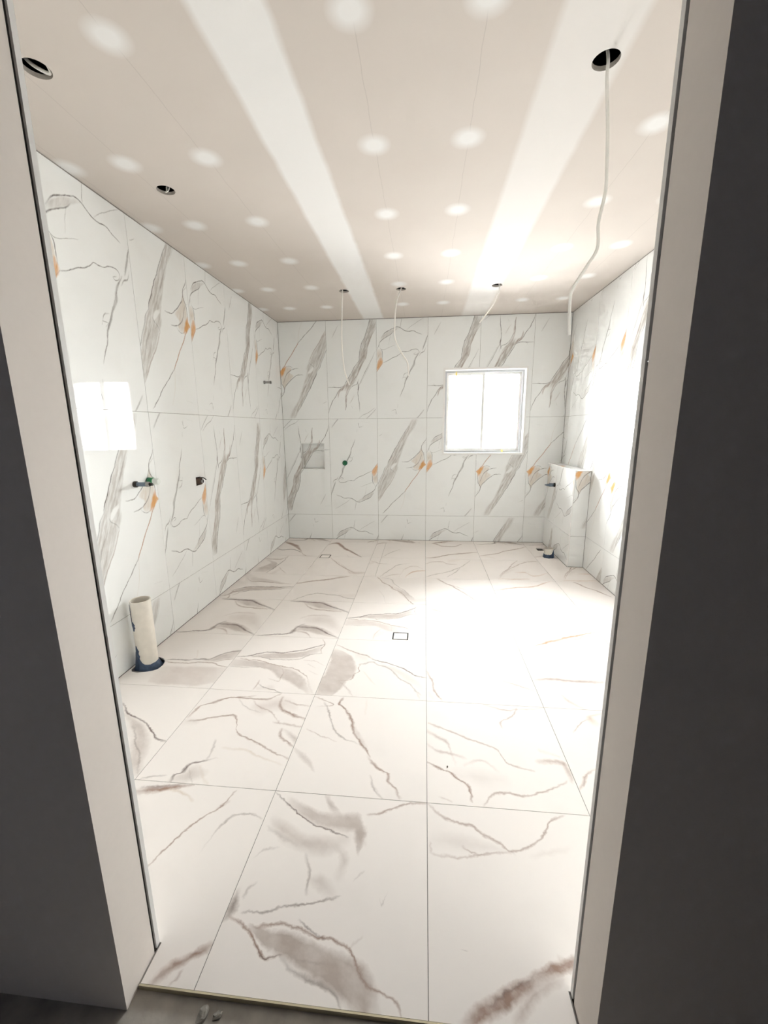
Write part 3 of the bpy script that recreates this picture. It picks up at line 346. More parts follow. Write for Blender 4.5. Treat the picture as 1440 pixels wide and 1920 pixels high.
  (1, '157.5,369.4,33.3,0|187.5,342.1,55.5,0.45|273.2,264.3,78.9,1|372.3,165.3,69.4,1|500.1,76.8,25.5,0.45|525.6,59.2,15.3,0', 0.35, 't', 0.8, 0.4),
  (0, '-10.6,223.8,12.2,0|9.7,221.9,20.3,0.45|77.4,215.6,20,1|138.4,245.9,20.3,0.45|158.7,255.9,12.2,0', 0.4, 't', 1, 0.4),
  (0, '5.9,519.8,8.6,0|20.3,515.8,14.4,0.45|76.8,500.1,14.8,1|168.4,428.9,14.9,0.45|183.3,417.4,8.9,0', 0.35, 'b', 1, 0.4),
 ],
 'F1_3': [
  (0, '91.7,-1.7,3.9,0|98.3,2.3,6.6,0.45|156.7,37.6,13.2,1|216.3,73.7,18.2,1|286.2,98.4,20.3,1|350.5,142.5,19.5,1|438.1,176.1,16.7,1|514.1,209.2,9.6,1|602.5,246.6,4.9,0.45|607.3,248.7,2.9,0', 0.75, 'r', 0.9, 0.5),
  (0, '363.5,132.9,5.1,0|372.1,131.2,8.6,0.45|419.2,122.1,7,1|472.5,165.6,7.2,1|538.4,164.4,8.2,0.45|546.6,164.3,4.9,0', 0.5, 'b', 1, 0.4),
  (0, '481.5,86.2,10.7,0|499.4,103.2,17.9,0.45|558.5,159.5,18.2,0.45|576.7,176.8,10.9,0', 0.25, 't', 1, 0.4),
  (0, '0.9,521.5,9.5,0|16.7,520.2,15.8,0.45|174.5,507.2,16.7,1|264.9,440.4,16.1,1|365.8,448.5,14.4,0.45|380.2,449.6,8.6,0', 0.25, 't', 1, 0.4),
  (0, '658.3,610.2,10,0|675,603.3,16.7,0.45|755.6,570.2,17.4,1|809.5,529.4,18.6,0.45|828.1,515.3,11.2,0', 0.5, 'r', 1, 0.4),
  (0, '-148.4,-4.9,4.5,0|-140.9,-5.3,7.5,0.45|-52,-10.1,7.4,1|71.1,-8.4,7.3,0.45|78.4,-8.2,4.4,0', 0.45, 'b', 1, 0.4),
 ],
 'F-3_4': [
  (0, '52.6,61,22.8,0|82.6,98.3,38,0.45|160.7,195.2,58.1,1|271.2,228.6,39.1,1|430.5,247.1,25.8,1|546.1,272.8,13.3,0.45|559.4,275.7,8,0', 0.5, 'f', 0.4, 0.4),
  (1, '15.1,-55.7,21.1,0|45.1,24,35.2,0.45|69.4,88.6,13.4,1|148.9,91.1,7.1,1|156,91.3,4.2,0', 0.6, 'b', 1, 0.4),
  (0, '79.5,148,6.9,0|91.1,148.9,11.6,1|154.7,153.8,12.1,0.45|166.8,154.7,7.3,0', 0.6, 'b', 1, 0.4),
  (0, '66.6,153.4,9,0|81.7,168.5,15.1,0.45|144.3,231.6,14.1,1|204.9,266,11.3,1|337.4,271.8,10.4,1|463.5,270.7,10.7,1|606.6,296.5,11,0.45|617.6,298.5,6.6,0', 0.65, 'd', 1, 0.4),
  (0, '112.6,55.4,9,0|127.6,72.4,15,0.45|202.5,157.4,12.8,1|317.5,196.9,11,1|441.7,216.7,11,1|590,265.6,11.4,0.45|601.4,269.3,6.8,0', 0.55, 'd', 1, 0.4),
  (1, '-39.4,63.1,10.4,0|-22,82,17.4,0.45|10.5,117.4,8.5,1|70.1,98,5.1,0.45|75.2,96.3,3.1,0', 0.6, 'b', 1, 0.4),
  (0, '83.7,462.9,4.9,0|91.9,456,8.2,0.45|168.2,391.7,9.6,1|290.9,389.6,10.6,1|429.1,366.2,10.4,1|561.1,353.9,10.4,0.45|571.5,353,6.3,0', 0.5, 'b', 1, 0.4),
  (0, '104.4,481.1,29.8,0|134.4,471,49.6,0.45|277.7,423,49.5,1|470.7,369.3,27.6,0.45|498.3,361.6,16.6,0', 0.35, 'f', 0.5, 0.4),
 ],
 'F-2_4': [
  (0, '-69.9,339.2,12,0|-49.9,348.7,20,0.45|72.4,407,20.4,1|146.9,446.8,20.2,1|296.4,504.5,20.5,1|389,558.9,21.3,1|468.5,601.2,21.3,0.45|489.8,612.5,12.8,0', 0.65, 'b', 1, 0.4),
  (0, '65.2,-39.6,8.4,0|79.1,-19.1,13.9,0.45|134.4,62.2,13.3,1|194.8,123.9,11.7,1|264.6,158.5,9.8,1|380,138.2,9.1,1|461,125.3,8.8,1|506.6,91,8.6,1|587.1,69.5,8.7,1|651.9,43.5,8.4,1|691.3,5.6,8.4,0.45|699.7,-2.5,5,0', 0.5, 'g', 1, 0.4),
  (0, '438.7,123.6,24.9,0|468.7,125.9,41.5,0.45|583.5,134.8,47.1,0.45|613.5,137.1,28.2,0', 0.3, 'p', 0.6, 0.4),
 ],
 'F-1_4': [
  (1, '-81,526.1,3.8,0|-74.6,523.8,6.4,0.45|-6,499.3,7.4,1|61,460.6,7.5,1|168.4,418.4,7.8,1|242.9,375.8,11.5,1|299,316.9,10.8,1|380,278.4,11.2,1|440.8,215.3,11.2,1|528.5,172.8,9.8,1|612.3,116.1,11.3,0.45|623.6,108.4,6.8,0', 0.6, 'b', 1, 0.4),
  (1, '108.4,503.6,3.9,0|114.9,499.8,6.4,0.45|190.4,455.7,6.4,1|285.3,404.9,6.8,1|447.6,305.9,6.5,1|536.1,274,10.5,1|603.8,164.8,18.6,0.45|622.5,134.8,11.2,0', 0.45, 'g', 1, 0.4),
  (1, '68.2,490,28.2,0|98.2,474.1,46.9,0.45|206.7,416.6,47.1,1|341.5,329.8,26.1,0.45|367.6,313,15.7,0', 0.38, 'f', 0.5, 0.4),
  (0, '452.7,53.6,26.8,0|482.7,62.8,44.6,0.45|600.6,99,44.9,0.45|630.6,108.2,27,0', 0.28, 'p', 0.6, 0.4),
  (1, '4.5,273.6,3.8,0|10.9,272,6.4,0.45|154.3,235.6,7.2,1|268.4,184.5,8.5,0.45|276.9,180.7,5.1,0', 0.15, 'g', 1, 0.4),
 ],
 'F0_4': [
  (1, '26.8,454.9,6.2,0|37.2,449.9,10.4,0.45|174.6,383.1,11.4,1|284.6,318.5,12.5,1|402.2,249.6,14.5,1|515.4,158.8,15.5,1|619.2,91.3,14.7,0.45|633.8,81.7,8.8,0', 0.5, 'b', 1, 0.4),
  (0, '145.5,489.6,7.1,0|157.3,481.7,11.8,0.45|273.5,404,11.7,1|382.4,309.4,11.6,0.45|394,299.4,6.9,0', 0.3, 'b', 1, 0.4),
  (1, '32.8,583.5,35.6,0|62.8,556.6,59.3,0.45|145.6,482.6,50.8,0.45|175.6,455.7,30.5,0', 0.3, 't', 0.9, 0.4),
 ],
 'F1_4': [
  (0, '-14,329.1,9.1,0|1.2,336.2,15.2,0.45|118.9,392,15.4,1|202.7,423.3,16,1|365.8,456.7,15.5,1|462.9,528.3,14.7,1|550.9,601.4,14.8,0.45|565.7,613.7,8.9,0', 0.5, 'r', 1, 0.4),
  (0, '-9.7,262.7,28.1,0|20.3,268.7,46.8,0.45|176.6,300.2,73.7,1|357.2,275.5,79.4,0.45|387.2,271.4,47.6,0', 0.2, 't', 0.9, 0.4),
  (0, '246.3,222.7,12.8,0|267.8,212.2,21.4,0.45|332.3,180.6,20,1|460.8,154.7,19.3,0.45|480.1,150.8,11.6,0', 0.3, 'r', 1, 0.4),
  (0, '220.6,73.9,7.3,0|232.7,67.3,12.1,0.45|299.8,30.4,11,1|419,15.1,10.5,0.45|429.4,13.7,6.3,0', 0.4, 'b', 1, 0.4),
 ],
 'F2_4': [
  (1, '258.4,366.6,8.1,0|271.9,358.8,13.5,0.45|330.4,324.6,13.1,1|401.8,289.5,15.5,1|463.4,231.6,15.1,1|563.5,184.1,15.3,1|626.8,128.6,19,0.45|645.8,111.9,11.4,0', 0.55, 'b', 1, 0.4),
  (1, '629.7,306.9,8.9,0|644.5,298.9,14.8,0.45|741.4,246.5,15.2,0.45|756.6,238.2,9.1,0', 0.3, 'b', 1, 0.4),
 ],
 'F-3_5': [
  (1, '28,120.6,43.6,0|58,129.3,72.7,0.45|167.4,161,105.3,1|310.9,183.7,44.9,1|423.8,81.2,26.2,0.45|450,57.4,15.7,0', 0.42, 'f', 0.4, 0.4),
  (0, '9.1,467.7,8.9,0|23.9,466.5,14.8,0.45|128.9,458.3,15.1,1|208,464,20,1|255.7,563.1,28.8,0.45|284.5,623,17.3,0', 0.55, 'b', 1, 0.4),
  (1, '28.8,209.8,5.5,0|38.1,211.4,9.2,0.45|172.9,235,9.1,1|257.3,242.4,9,1|375.6,259.1,8.3,1|569.7,255.6,7.9,0.45|577.5,255.4,4.7,0', 0.6, 'd', 1, 0.4),
  (1, '17.4,426.5,6.1,0|27.7,417.1,10.2,0.45|75.9,373,8.6,1|203.8,280.9,8.3,0.45|212.1,275,5,0', 0.4, 'b', 1, 0.4),
  (0, '69.1,-42.9,30,0|99.1,-46.3,50,0.45|232,-61.1,73.1,1|300.8,70.6,136.4,0.45|330.8,128.1,81.8,0', 0.3, 'p', 0.6, 0.4),
 ],
 'F-2_5': [
  (1, '76.9,504.2,8.1,0|90.4,492.9,13.5,0.45|151.4,441.5,14.5,1|252.5,348.5,13.7,1|360.4,269.5,11.4,1|565.2,140.5,11.4,0.45|576.6,133.3,6.8,0', 0.5, 'b', 1, 0.4),
  (0, '411.9,101.9,20.8,0|441.9,99.4,34.7,0.45|523.8,92.7,40.4,1|606.1,111.6,31.3,0.45|636.1,118.4,18.8,0', 0.4, 'p', 0.6, 0.4),
  (1, '57.9,459.5,2.7,0|62.4,457.5,4.5,0.45|201.3,395.6,5.5,1|418.6,257.2,6.4,0.45|425.1,253.1,3.9,0', 0.4, 'b', 1, 0.4),
 ],
 'F-1_5': [
  (1, '-1.2,157.6,4.3,0|5.9,160.3,7.1,0.45|126.3,205.3,7.7,1|262.8,266.1,8.5,1|363.9,314.7,14.2,1|403.9,392.3,28.8,0.45|432.7,448.1,17.3,0', 0.5, 'g', 1, 0.4),
  (0, '198.3,5.4,7.8,0|211.4,14.6,13.1,0.45|289.5,69.5,13,1|353.8,91.7,12.7,0.45|366.5,96.1,7.6,0', 0.45, 'b', 1, 0.4),
  (0, '385.8,-37.6,14.2,0|409.5,22.1,23.7,0.45|453.1,131.8,21.3,1|504.8,187.1,18.5,1|607.1,207.7,18.3,0.45|625.3,211.4,11,0', 0.6, 'r', 1, 0.4),
  (0, '332.2,4.7,11.4,0|351.2,61.7,19,0.45|394.9,245.2,17.2,1|483.3,333.8,13.9,1|566.7,257.8,14,0.45|580.7,245,8.4,0', 0.3, 'b', 1, 0.4),
  (0, '-5.8,484.2,8.4,0|8.2,473.9,14.1,0.45|82.5,419.5,13.9,1|114.1,392.5,14,1|200.2,384.3,14.2,0.45|214.4,382.9,8.5,0', 0.45, 'b', 1, 0.4),
  (0, '-19.7,357.2,35.6,0|10.3,385,59.4,0.45|44.5,416.8,46.6,0.45|74.5,444.6,27.9,0', 0.35, 'p', 0.7, 0.4),
 ],
 'F0_5': [
  (0, '-11.6,409.8,8.9,0|3.2,422.1,14.8,0.45|88.9,492.8,14.8,1|183.7,499.6,15.4,1|227.2,429.6,15.1,1|324,422.3,14.4,0.45|338.4,421.2,8.6,0', 0.5, 'b', 1, 0.4),
  (1, '16.9,-15.4,8.8,0|31.6,2.1,14.7,0.45|112.2,97.9,17.3,1|198.3,232.5,15.8,1|282.8,309,11.3,1|369.9,379.3,8.7,1|556.9,481,8,0.45|564.9,485.4,4.8,0', 0.5, 'g', 1, 0.4),
  (1, '32.1,198.5,5.9,0|42,204.9,9.8,0.45|177,292.5,8.7,1|318.4,352.2,7.6,0.45|326,355.4,4.6,0', 0.5, 'g', 1, 0.4),
  (0, '221.5,516.1,42,0|251.5,528.4,70,0.45|359.1,572.4,58.9,0.45|389.1,584.7,35.4,0', 0.3, 't', 0.8, 0.4),
  (0, '292.5,626.6,7.7,0|305.3,624.2,12.8,0.45|400.2,606.1,12.5,1|535.2,615.7,12.4,0.45|547.5,616.6,7.4,0', 0.4, 'b', 1, 0.4),
 ],
 'F1_5': [
  (1, '101.8,108.8,4.2,0|108.7,112.3,6.9,0.45|265.4,192,8,1|349.5,252.1,7.8,1|464.1,302,8.1,1|624.7,405.1,9.5,0.45|634.2,411.3,5.7,0', 0.55, 'b', 1, 0.4),
  (1, '54.5,100.9,3.4,0|60.2,103.8,5.7,0.45|266.7,209.7,7.2,1|409.7,326.8,10.4,1|532.1,444.5,16,1|583.8,549,29,1|602.1,595.3,34.8,0.45|632.1,671.4,20.9,0', 0.45, 'b', 1, 0.4),
  (1, '157.6,155,25.4,0|187.6,177.5,42.3,0.45|296.6,259.2,49.9,0.45|326.6,281.7,29.9,0', 0.3, 'p', 0.8, 0.4),
  (1, '631.9,599.9,32.8,0|661.9,582.8,54.7,0.45|737.1,539.9,39.1,0.45|767.1,522.8,23.5,0', 0.4, 't', 0.8, 0.4),
  (1, '609.9,595.2,4.3,0|617,594.6,7.1,0.45|740.2,583.7,7.3,0.45|747.5,583,4.4,0', 0.45, 'b', 1, 0.4),
  (0, '68,29.9,8.4,0|82.1,30.4,14.1,0.45|247.7,35.8,14,1|380.8,45.8,13.9,0.45|394.7,46.8,8.3,0', 0.4, 'r', 1, 0.4),
  (0, '269.1,219.7,10.6,0|286.8,221,17.7,0.45|373.9,227.4,20.9,1|435.4,132.8,17.3,1|593.9,223.5,15.3,0.45|609.2,232.2,9.2,0', 0.35, 'r', 1, 0.4),
 ],
 'F-3_6': [
  (1, '136.5,363.4,7.7,0|149.4,356,12.9,0.45|277.6,282.2,23.6,1|404.9,197.9,55.4,1|489.8,102,58.9,1|582,1.2,19.8,0.45|601.8,-20.5,11.9,0', 0.62, 'b', 0.6, 0.4),
  (0, '3.8,267.6,8.9,0|18.5,259.5,14.8,0.45|107.3,210.6,16.9,1|208,235.7,16.7,1|315.1,171.2,14,1|369.4,115.5,13,0.45|382.3,102.2,7.8,0', 0.6, 'd', 1, 0.4),
  (1, '-57.9,540.7,10.2,0|-40.9,518.6,17,0.45|25,432.9,12.1,1|121.9,362.1,9.1,0.45|131,355.5,5.4,0', 0.5, 'b', 1, 0.4),
 ],
 'F-2_6': [
  (0, '-25,437.4,17.2,0|3.7,463.9,28.7,0.45|83.2,537.1,55.1,1|155.1,462.4,63.1,1|239.1,316,51.9,1|335.9,196.8,33,1|417.7,82.8,20.5,1|499.1,-15.8,11.5,0.45|510.6,-29.7,6.9,0', 0.65, 'b', 0.7, 0.4),
  (1, '-18,504.4,5.1,0|-9.5,498.1,8.5,0.45|214.2,332.8,9.6,1|298.6,253.3,7.7,1|463.9,177.1,6.1,0.45|469.9,174.4,3.6,0', 0.5, 'd', 1, 0.4),
  (1, '-12.9,350.8,5.2,0|-4.2,346.4,8.7,0.45|75,306.2,8.9,0.45|83.9,301.7,5.3,0', 0.35, 'g', 1, 0.4),
 ],
 'F-1_6': [
  (0, '-28.8,505.7,18.1,0|1.2,528.1,30.2,0.45|83.9,589.8,29.4,1|172,607.9,28.3,1|272.7,606.5,28.1,0.45|300.8,606.2,16.8,0', 0.7, 'b', 1, 0.4),
  (1, '5.5,115,6.2,0|15.9,119.9,10.3,0.45|194.7,205.1,12.4,1|325,300.4,15.1,0.45|340.1,311.4,9,0', 0.45, 'g', 1, 0.4),
  (0, '-191.1,-22.2,9.5,0|-175.2,-21,15.9,0.45|12.8,-7.7,15.9,0.45|28.7,-6.6,9.5,0', 0.4, 'b', 1, 0.4),
 ],
 'F0_6': [
  (0, '-18.8,628.9,14.5,0|5.5,620.9,24.2,0.45|125.7,581.1,24.5,1|209,489.9,23.6,1|325.6,478.9,22.1,1|429.7,582.1,22.4,1|529.5,717.1,23,0.45|552.5,748.2,13.8,0', 0.52, 'b', 1, 0.4),
  (0, '-18.3,16.1,13.2,0|3.8,21.6,22,0.45|111.9,48.3,22.1,1|213,119.9,22.5,1|315.7,176.7,22.8,1|439.1,218.9,23,1|606.4,278.4,23.2,0.45|629.6,286.7,13.9,0', 0.6, 'b', 1, 0.4),
  (0, '406.4,651.1,28.2,0|436.4,662,46.9,0.45|504.5,686.8,31.5,0.45|534.5,697.8,18.9,0', 0.4, 'b', 0.8, 0.4),
 ],
 'F1_6': [
  (0, '-20.9,121.7,11.1,0|-2.4,130.8,18.5,0.45|113.4,188.1,18.6,1|221.5,245.7,18.3,1|318.1,338.3,18.7,1|455.7,418.7,19,1|616.6,539.9,19.2,0.45|635.8,554.3,11.5,0', 0.55, 'b', 1, 0.4),
  (0, '27,140.6,17,0|55.3,125.2,28.3,0.45|153.5,71.7,27.9,0.45|181.4,56.5,16.8,0', 0.35, 't', 1, 0.4),
  (0, '166.4,743.4,22.8,0|196.4,739.1,38,0.45|409.1,708.6,38,1|556.2,666.7,38.3,0.45|586.2,658.1,23,0', 0.5, 'g', 1, 0.4),
 ],
}

# ------------------------------------------------------------------ materials
def new_mat(name):
    mt = bpy.data.materials.new(name)
    mt.use_nodes = True
    nt = mt.node_tree
    return mt, nt, nt.nodes['Principled BSDF']


def nd(nt, kind, **kw):
    n = nt.nodes.new(kind)
    for k, v in kw.items():
        setattr(n, k, v)
    return n


def mth(nt, op, a, b=None, c=None, clamp=False):
    n = nt.nodes.new('ShaderNodeMath')
    n.operation = op
    n.use_clamp = clamp
    for i, v in enumerate((a, b, c)):
        if v is None:
            continue
        if hasattr(v, 'is_linked') or hasattr(v, 'links'):
            nt.links.new(v, n.inputs[i])
        else:
            n.inputs[i].default_value = v
    return n.outputs[0]


def mixc(nt, fac, a, b):
    n = nt.nodes.new('ShaderNodeMix')
    n.data_type = 'RGBA'
    for sock, v in ((n.inputs[0], fac), (n.inputs[6], a), (n.inputs[7], b)):
        if hasattr(v, 'links'):
            nt.links.new(v, sock)
        elif isinstance(v, tuple):
            sock.default_value = (v[0], v[1], v[2], 1)
        else:
            sock.default_value = v
    return n.outputs[2]


def simple(name, col, rough=0.5, metal=0.0, var=0.12, scale=18.0, bump=0.0, ior=1.45):
    mt, nt, bs = new_mat(name)
    tc = nd(nt, 'ShaderNodeTexCoord')
    nz = nd(nt, 'ShaderNodeTexNoise')
    nz.inputs['Scale'].default_value = scale
    nz.inputs['Detail'].default_value = 5
    nt.links.new(tc.outputs['Object'], nz.inputs['Vector'])
    lo = tuple(c * (1 - var) for c in col)
    hi = tuple(min(1, c * (1 + var)) for c in col)
    nt.links.new(mixc(nt, nz.outputs['Fac'], lo, hi), bs.inputs['Base Color'])
    bs.inputs['Roughness'].default_value = rough
    bs.inputs['Metallic'].default_value = metal
    bs.inputs['IOR'].default_value = ior
    if bump:
        bp = nd(nt, 'ShaderNodeBump')
        bp.inputs['Strength'].default_value = bump
        bp.inputs['Distance'].default_value = 0.004
        nt.links.new(nz.outputs['Fac'], bp.inputs['Height'])
        nt.links.new(bp.outputs['Normal'], bs.inputs['Normal'])
    return mt


VCOL = {'d': (0.11, 0.092, 0.082), 'g': (0.22, 0.20, 0.185), 'f': (0.46, 0.42, 0.38), 'p': (0.62, 0.54, 0.49),
        'o': (0.72, 0.38, 0.15), 'r': (0.44, 0.22, 0.12), 't': (0.62, 0.50, 0.38), 'w': (0.885, 0.885, 0.87),
        'b': (0.33, 0.235, 0.195)}
FCOL = dict(VCOL, d=(0.21, 0.155, 0.14), b=(0.37, 0.255, 0.205), g=(0.35, 0.295, 0.265), f=(0.50, 0.425, 0.38), p=(0.58, 0.49, 0.44), r=(0.55, 0.33, 0.2))


def marble(name, strokes, pal, base, rough, jag, wave, gain=1.0, spec=0.5, streak=(70, 11, -24), glow=0.32):
    """white stone-look tile; every vein is a curve node giving centre, half width and strength along the tile"""
    mt, nt, bs = new_mat(name)
    tc = nd(nt, 'ShaderNodeTexCoord')
    uv = tc.outputs['UV']

    def noise_tex(scale, detail, src=uv, rough_=0.55):
        n = nd(nt, 'ShaderNodeTexNoise')
        n.inputs['Scale'].default_value = scale
        n.inputs['Detail'].default_value = detail
        n.inputs['Roughness'].default_value = rough_
        nt.links.new(src, n.inputs['Vector'])
        return n
    n1 = noise_tex(15, 4, rough_=0.62)
    sub = nd(nt, 'ShaderNodeVectorMath', operation='SUBTRACT')
    nt.links.new(n1.outputs['Color'], sub.inputs[0])
    sub.inputs[1].default_value = (0.5, 0.5, 0.5)
    ma = nd(nt, 'ShaderNodeVectorMath', operation='MULTIPLY_ADD')
    nt.links.new(sub.outputs[0], ma.inputs[0])
    ma.inputs[1].default_value = (jag / 1.2, jag / 1.2, 0)
    nt.links.new(uv, ma.inputs[2])
    n6 = noise_tex(70, 3)                     # fine jagged breaks of the veins
    sub2 = nd(nt, 'ShaderNodeVectorMath', operation='SUBTRACT')
    nt.links.new(n6.outputs['Color'], sub2.inputs[0])
    sub2.inputs[1].default_value = (0.5, 0.5, 0.5)
    ma2 = nd(nt, 'ShaderNodeVectorMath', operation='MULTIPLY_ADD')
    nt.links.new(sub2.outputs[0], ma2.inputs[0])
    ma2.inputs[1].default_value = (jag * 0.42 / 1.2, jag * 0.42 / 1.2, 0)
    nt.links.new(ma.outputs[0], ma2.inputs[2])
    sp = nd(nt, 'ShaderNodeSeparateXYZ')
    nt.links.new(ma2.outputs[0], sp.inputs[0])
    cxy = []
    for ax in (0, 1):
        c = nd(nt, 'ShaderNodeCombineXYZ')
        for i in range(3):
            nt.links.new(sp.outputs[ax], c.inputs[i])
        cxy.append(c.outputs[0])
    # streaky grain along the diagonal of the stone
    mp = nd(nt, 'ShaderNodeMapping')
    mp.vector_type = 'TEXTURE'
    mp.inputs['Rotation'].default_value = (0, 0, math.radians(streak[2]))
    mp.inputs['Scale'].default_value = (1.0 / streak[0], 1.0 / streak[1], 1)
    nt.links.new(ma.outputs[0], mp.inputs['Vector'])
    n2 = noise_tex(1.0, 4, mp.outputs[0])
    grain = nd(nt, 'ShaderNodeMapRange')
    grain.inputs['From Min'].default_value = glow
    grain.inputs['From Max'].default_value = 0.64
    grain.inputs['To Max'].default_value = 1.15
    nt.links.new(n2.outputs['Fac'], grain.inputs['Value'])
    n3 = noise_tex(3.5, 4)
    cloud = nd(nt, 'ShaderNodeMapRange')
    cloud.inputs['From Min'].default_value = 0.52
    cloud.inputs['From Max'].default_value = 0.8
    cloud.inputs['To Max'].default_value = 0.16
    nt.links.new(n3.outputs['Fac'], cloud.inputs['Value'])
    col = mixc(nt, cloud.outputs[0], base, (0.6, 0.57, 0.54))
    gcache = {}
    for ax, txt, al, ck, soft, gr in strokes:
        rows = [tuple(float(v) for v in r.split(',')) for r in txt.split('|')]
        pad = 0.05 * (rows[-1][0] - rows[0][0]) + 4.0       # flat zero run-out so that a vein really ends
        rows = [(rows[0][0] - pad,) + rows[0][1:]] + rows + [(rows[-1][0] + pad,) + rows[-1][1:]]
        cv = nd(nt, 'ShaderNodeVectorCurve')
        mpg = cv.mapping
        mpg.use_clip = False
        mpg.extend = 'HORIZONTAL'
        for k in range(3):
            crv = mpg.curves[k]
            vals = []
            for t, c, h, a in rows:
                vals.append((t / 1200.0, (c / 1200.0, h / 1200.0, a)[k]))
            crv.points[0].location = vals[0]
            crv.points[1].location = vals[-1]
            for v in vals[1:-1]:
                crv.points.new(v[0], v[1])
            for p in crv.points:
                p.handle_type = 'AUTO_CLAMPED' if k == 0 else 'VECTOR'
        mpg.update()
        nt.links.new(cxy[ax], cv.inputs['Vector'])
        sx = nd(nt, 'ShaderNodeSeparateXYZ')
        nt.links.new(cv.outputs[0], sx.inputs[0])
        d = mth(nt, 'SUBTRACT', sp.outputs[1 - ax], sx.outputs[0])
        d = mth(nt, 'ABSOLUTE', d)
        d = mth(nt, 'DIVIDE', d, sx.outputs[1])
        # 1 inside, fading to 0 over the last `soft` share of the half width
        e = mth(nt, 'MULTIPLY_ADD', d, -1.0 / soft, 1.0 / soft, clamp=True)
        key = round(gr, 2)
        if key not in gcache:
            gcache[key] = mth(nt, 'MULTIPLY_ADD', grain.outputs[0], gr, 1.0 - gr)
        a = mth(nt, 'MULTIPLY', e, mth(nt, 'MULTIPLY_ADD', sx.outputs[2], 1.08, -0.08, clamp=True))
        a = mth(nt, 'MULTIPLY', a, gcache[key])
        a = mth(nt, 'MULTIPLY', a, min(1.0, al * gain), clamp=True)
        col = mixc(nt, a, col, pal[ck])
    nt.links.new(col, bs.inputs['Base Color'])
    bs.inputs['Roughness'].default_value = rough
    bs.inputs['IOR'].default_value = 1.5
    bs.inputs['Specular IOR Level'].default_value = spec
    if wave:
        n4 = noise_tex(2.2, 1)
        bp = nd(nt, 'ShaderNodeBump')
        bp.inputs['Strength'].default_value = 1.0
        bp.inputs['Distance'].default_value = wave
        nt.links.new(n4.outputs['Fac'], bp.inputs['Height'])
        nt.links.new(bp.outputs['Normal'], bs.inputs['Normal'])
    return mt


WALL_BASE = (0.885, 0.893, 0.88)
FLOOR_BASE = (0.905, 0.85, 0.81)
MW = {k: marble('polished_marble_tile_' + k, VEINS[k], VCOL, WALL_BASE, 0.03, 0.013, 0.0012, 1.25, 0.2) for k in 'ABC'}
MF = {}


def floor_mat(key):
    if key not in MF:
        MF[key] = marble('satin_marble_floor_tile', VEINS[key], FCOL, FLOOR_BASE, 0.55, 0.03, 0.0, 1.5, 0.12, (22, 15, 62), 0.22)
    return MF[key]


M_GROUT = simple('grey_grout', (0.30, 0.28, 0.26), 0.9)
M_PLASTER = simple('pale_plaster', (0.86, 0.79, 0.735), 0.85, var=0.02, scale=60, bump=0.05)
M_HALL = simple('hallway_plasterboard', (0.40, 0.42, 0.48), 0.9, var=0.05, scale=30)
M_HALLBLUE = simple('blue_grey_bounce_tint', (0.60, 0.66, 0.80), 0.9, var=0.04)  # invented tint for an unseen wall, lifts and cools light from the left
M_HALLBROWN = simple('dark_brown_bounce_damper', (0.075, 0.055, 0.042), 0.8, var=0.2)  # invented dark colour for unseen walls, soaks up bounce light on the right
M_SCREED = simple('grey_concrete_screed', (0.40, 0.37, 0.33), 0.95, var=0.5, scale=16, bump=0.9)
M_WHITE = simple('white_powder_coat', (0.84, 0.83, 0.81), 0.45, var=0.02)
M_ALU = simple('grey_window_aluminium', (0.55, 0.56, 0.58), 0.4, 0.2, var=0.04)
M_BRASS = simple('brushed_brass_trim', (0.62, 0.57, 0.42), 0.35, 0.7, var=0.08, scale=90)
M_DARK = simple('dark_ceiling_void', (0.02, 0.018, 0.016), 0.95)
M_GYP = simple('cut_plasterboard_edge', (0.50, 0.46, 0.41), 0.95, var=0.2, scale=120, bump=0.5)
M_CABLE = simple('white_cable_sheath', (0.88, 0.85, 0.80), 0.5, var=0.04)
M_PVC = simple('white_pvc_with_dirt', (0.74, 0.69, 0.61), 0.45, var=0.12, scale=24)
M_MEMB = simple('dark_blue_waterproofing', (0.035, 0.06, 0.11), 0.4, var=0.75, scale=55, bump=0.8)
M_STEEL = simple('dull_blue_grey_steel', (0.16, 0.20, 0.25), 0.35, 0.6, var=0.5, scale=90)
M_CHROME = simple('grey_steel', (0.32, 0.31, 0.30), 0.3, 0.8, var=0.2, scale=60)
M_GREEN = simple('green_plastic', (0.02, 0.22, 0.08), 0.35, var=0.25)
M_DGREEN = simple('dark_green_plastic', (0.03, 0.15, 0.09), 0.4, var=0.3)
M_CAPW = simple('milky_plastic', (0.72, 0.75, 0.70), 0.35, var=0.05)
M_BROWN = simple('dirty_brass_pipe', (0.13, 0.085, 0.06), 0.55, 0.3, var=0.5, scale=70)
M_SLOT = simple('black_slot_and_gap_shade', (0.03, 0.025, 0.02), 0.6)  # also colours the strips that stand in for doorway groove shade
M_YEL = simple('yellow_tape', (0.85, 0.68, 0.22), 0.5)
M_CHIP = simple('plaster_chip', (0.27, 0.25, 0.22), 0.95, var=0.3, scale=90, bump=0.6)
M_GRIT = simple('dark_grit', (0.10, 0.07, 0.06), 0.9)


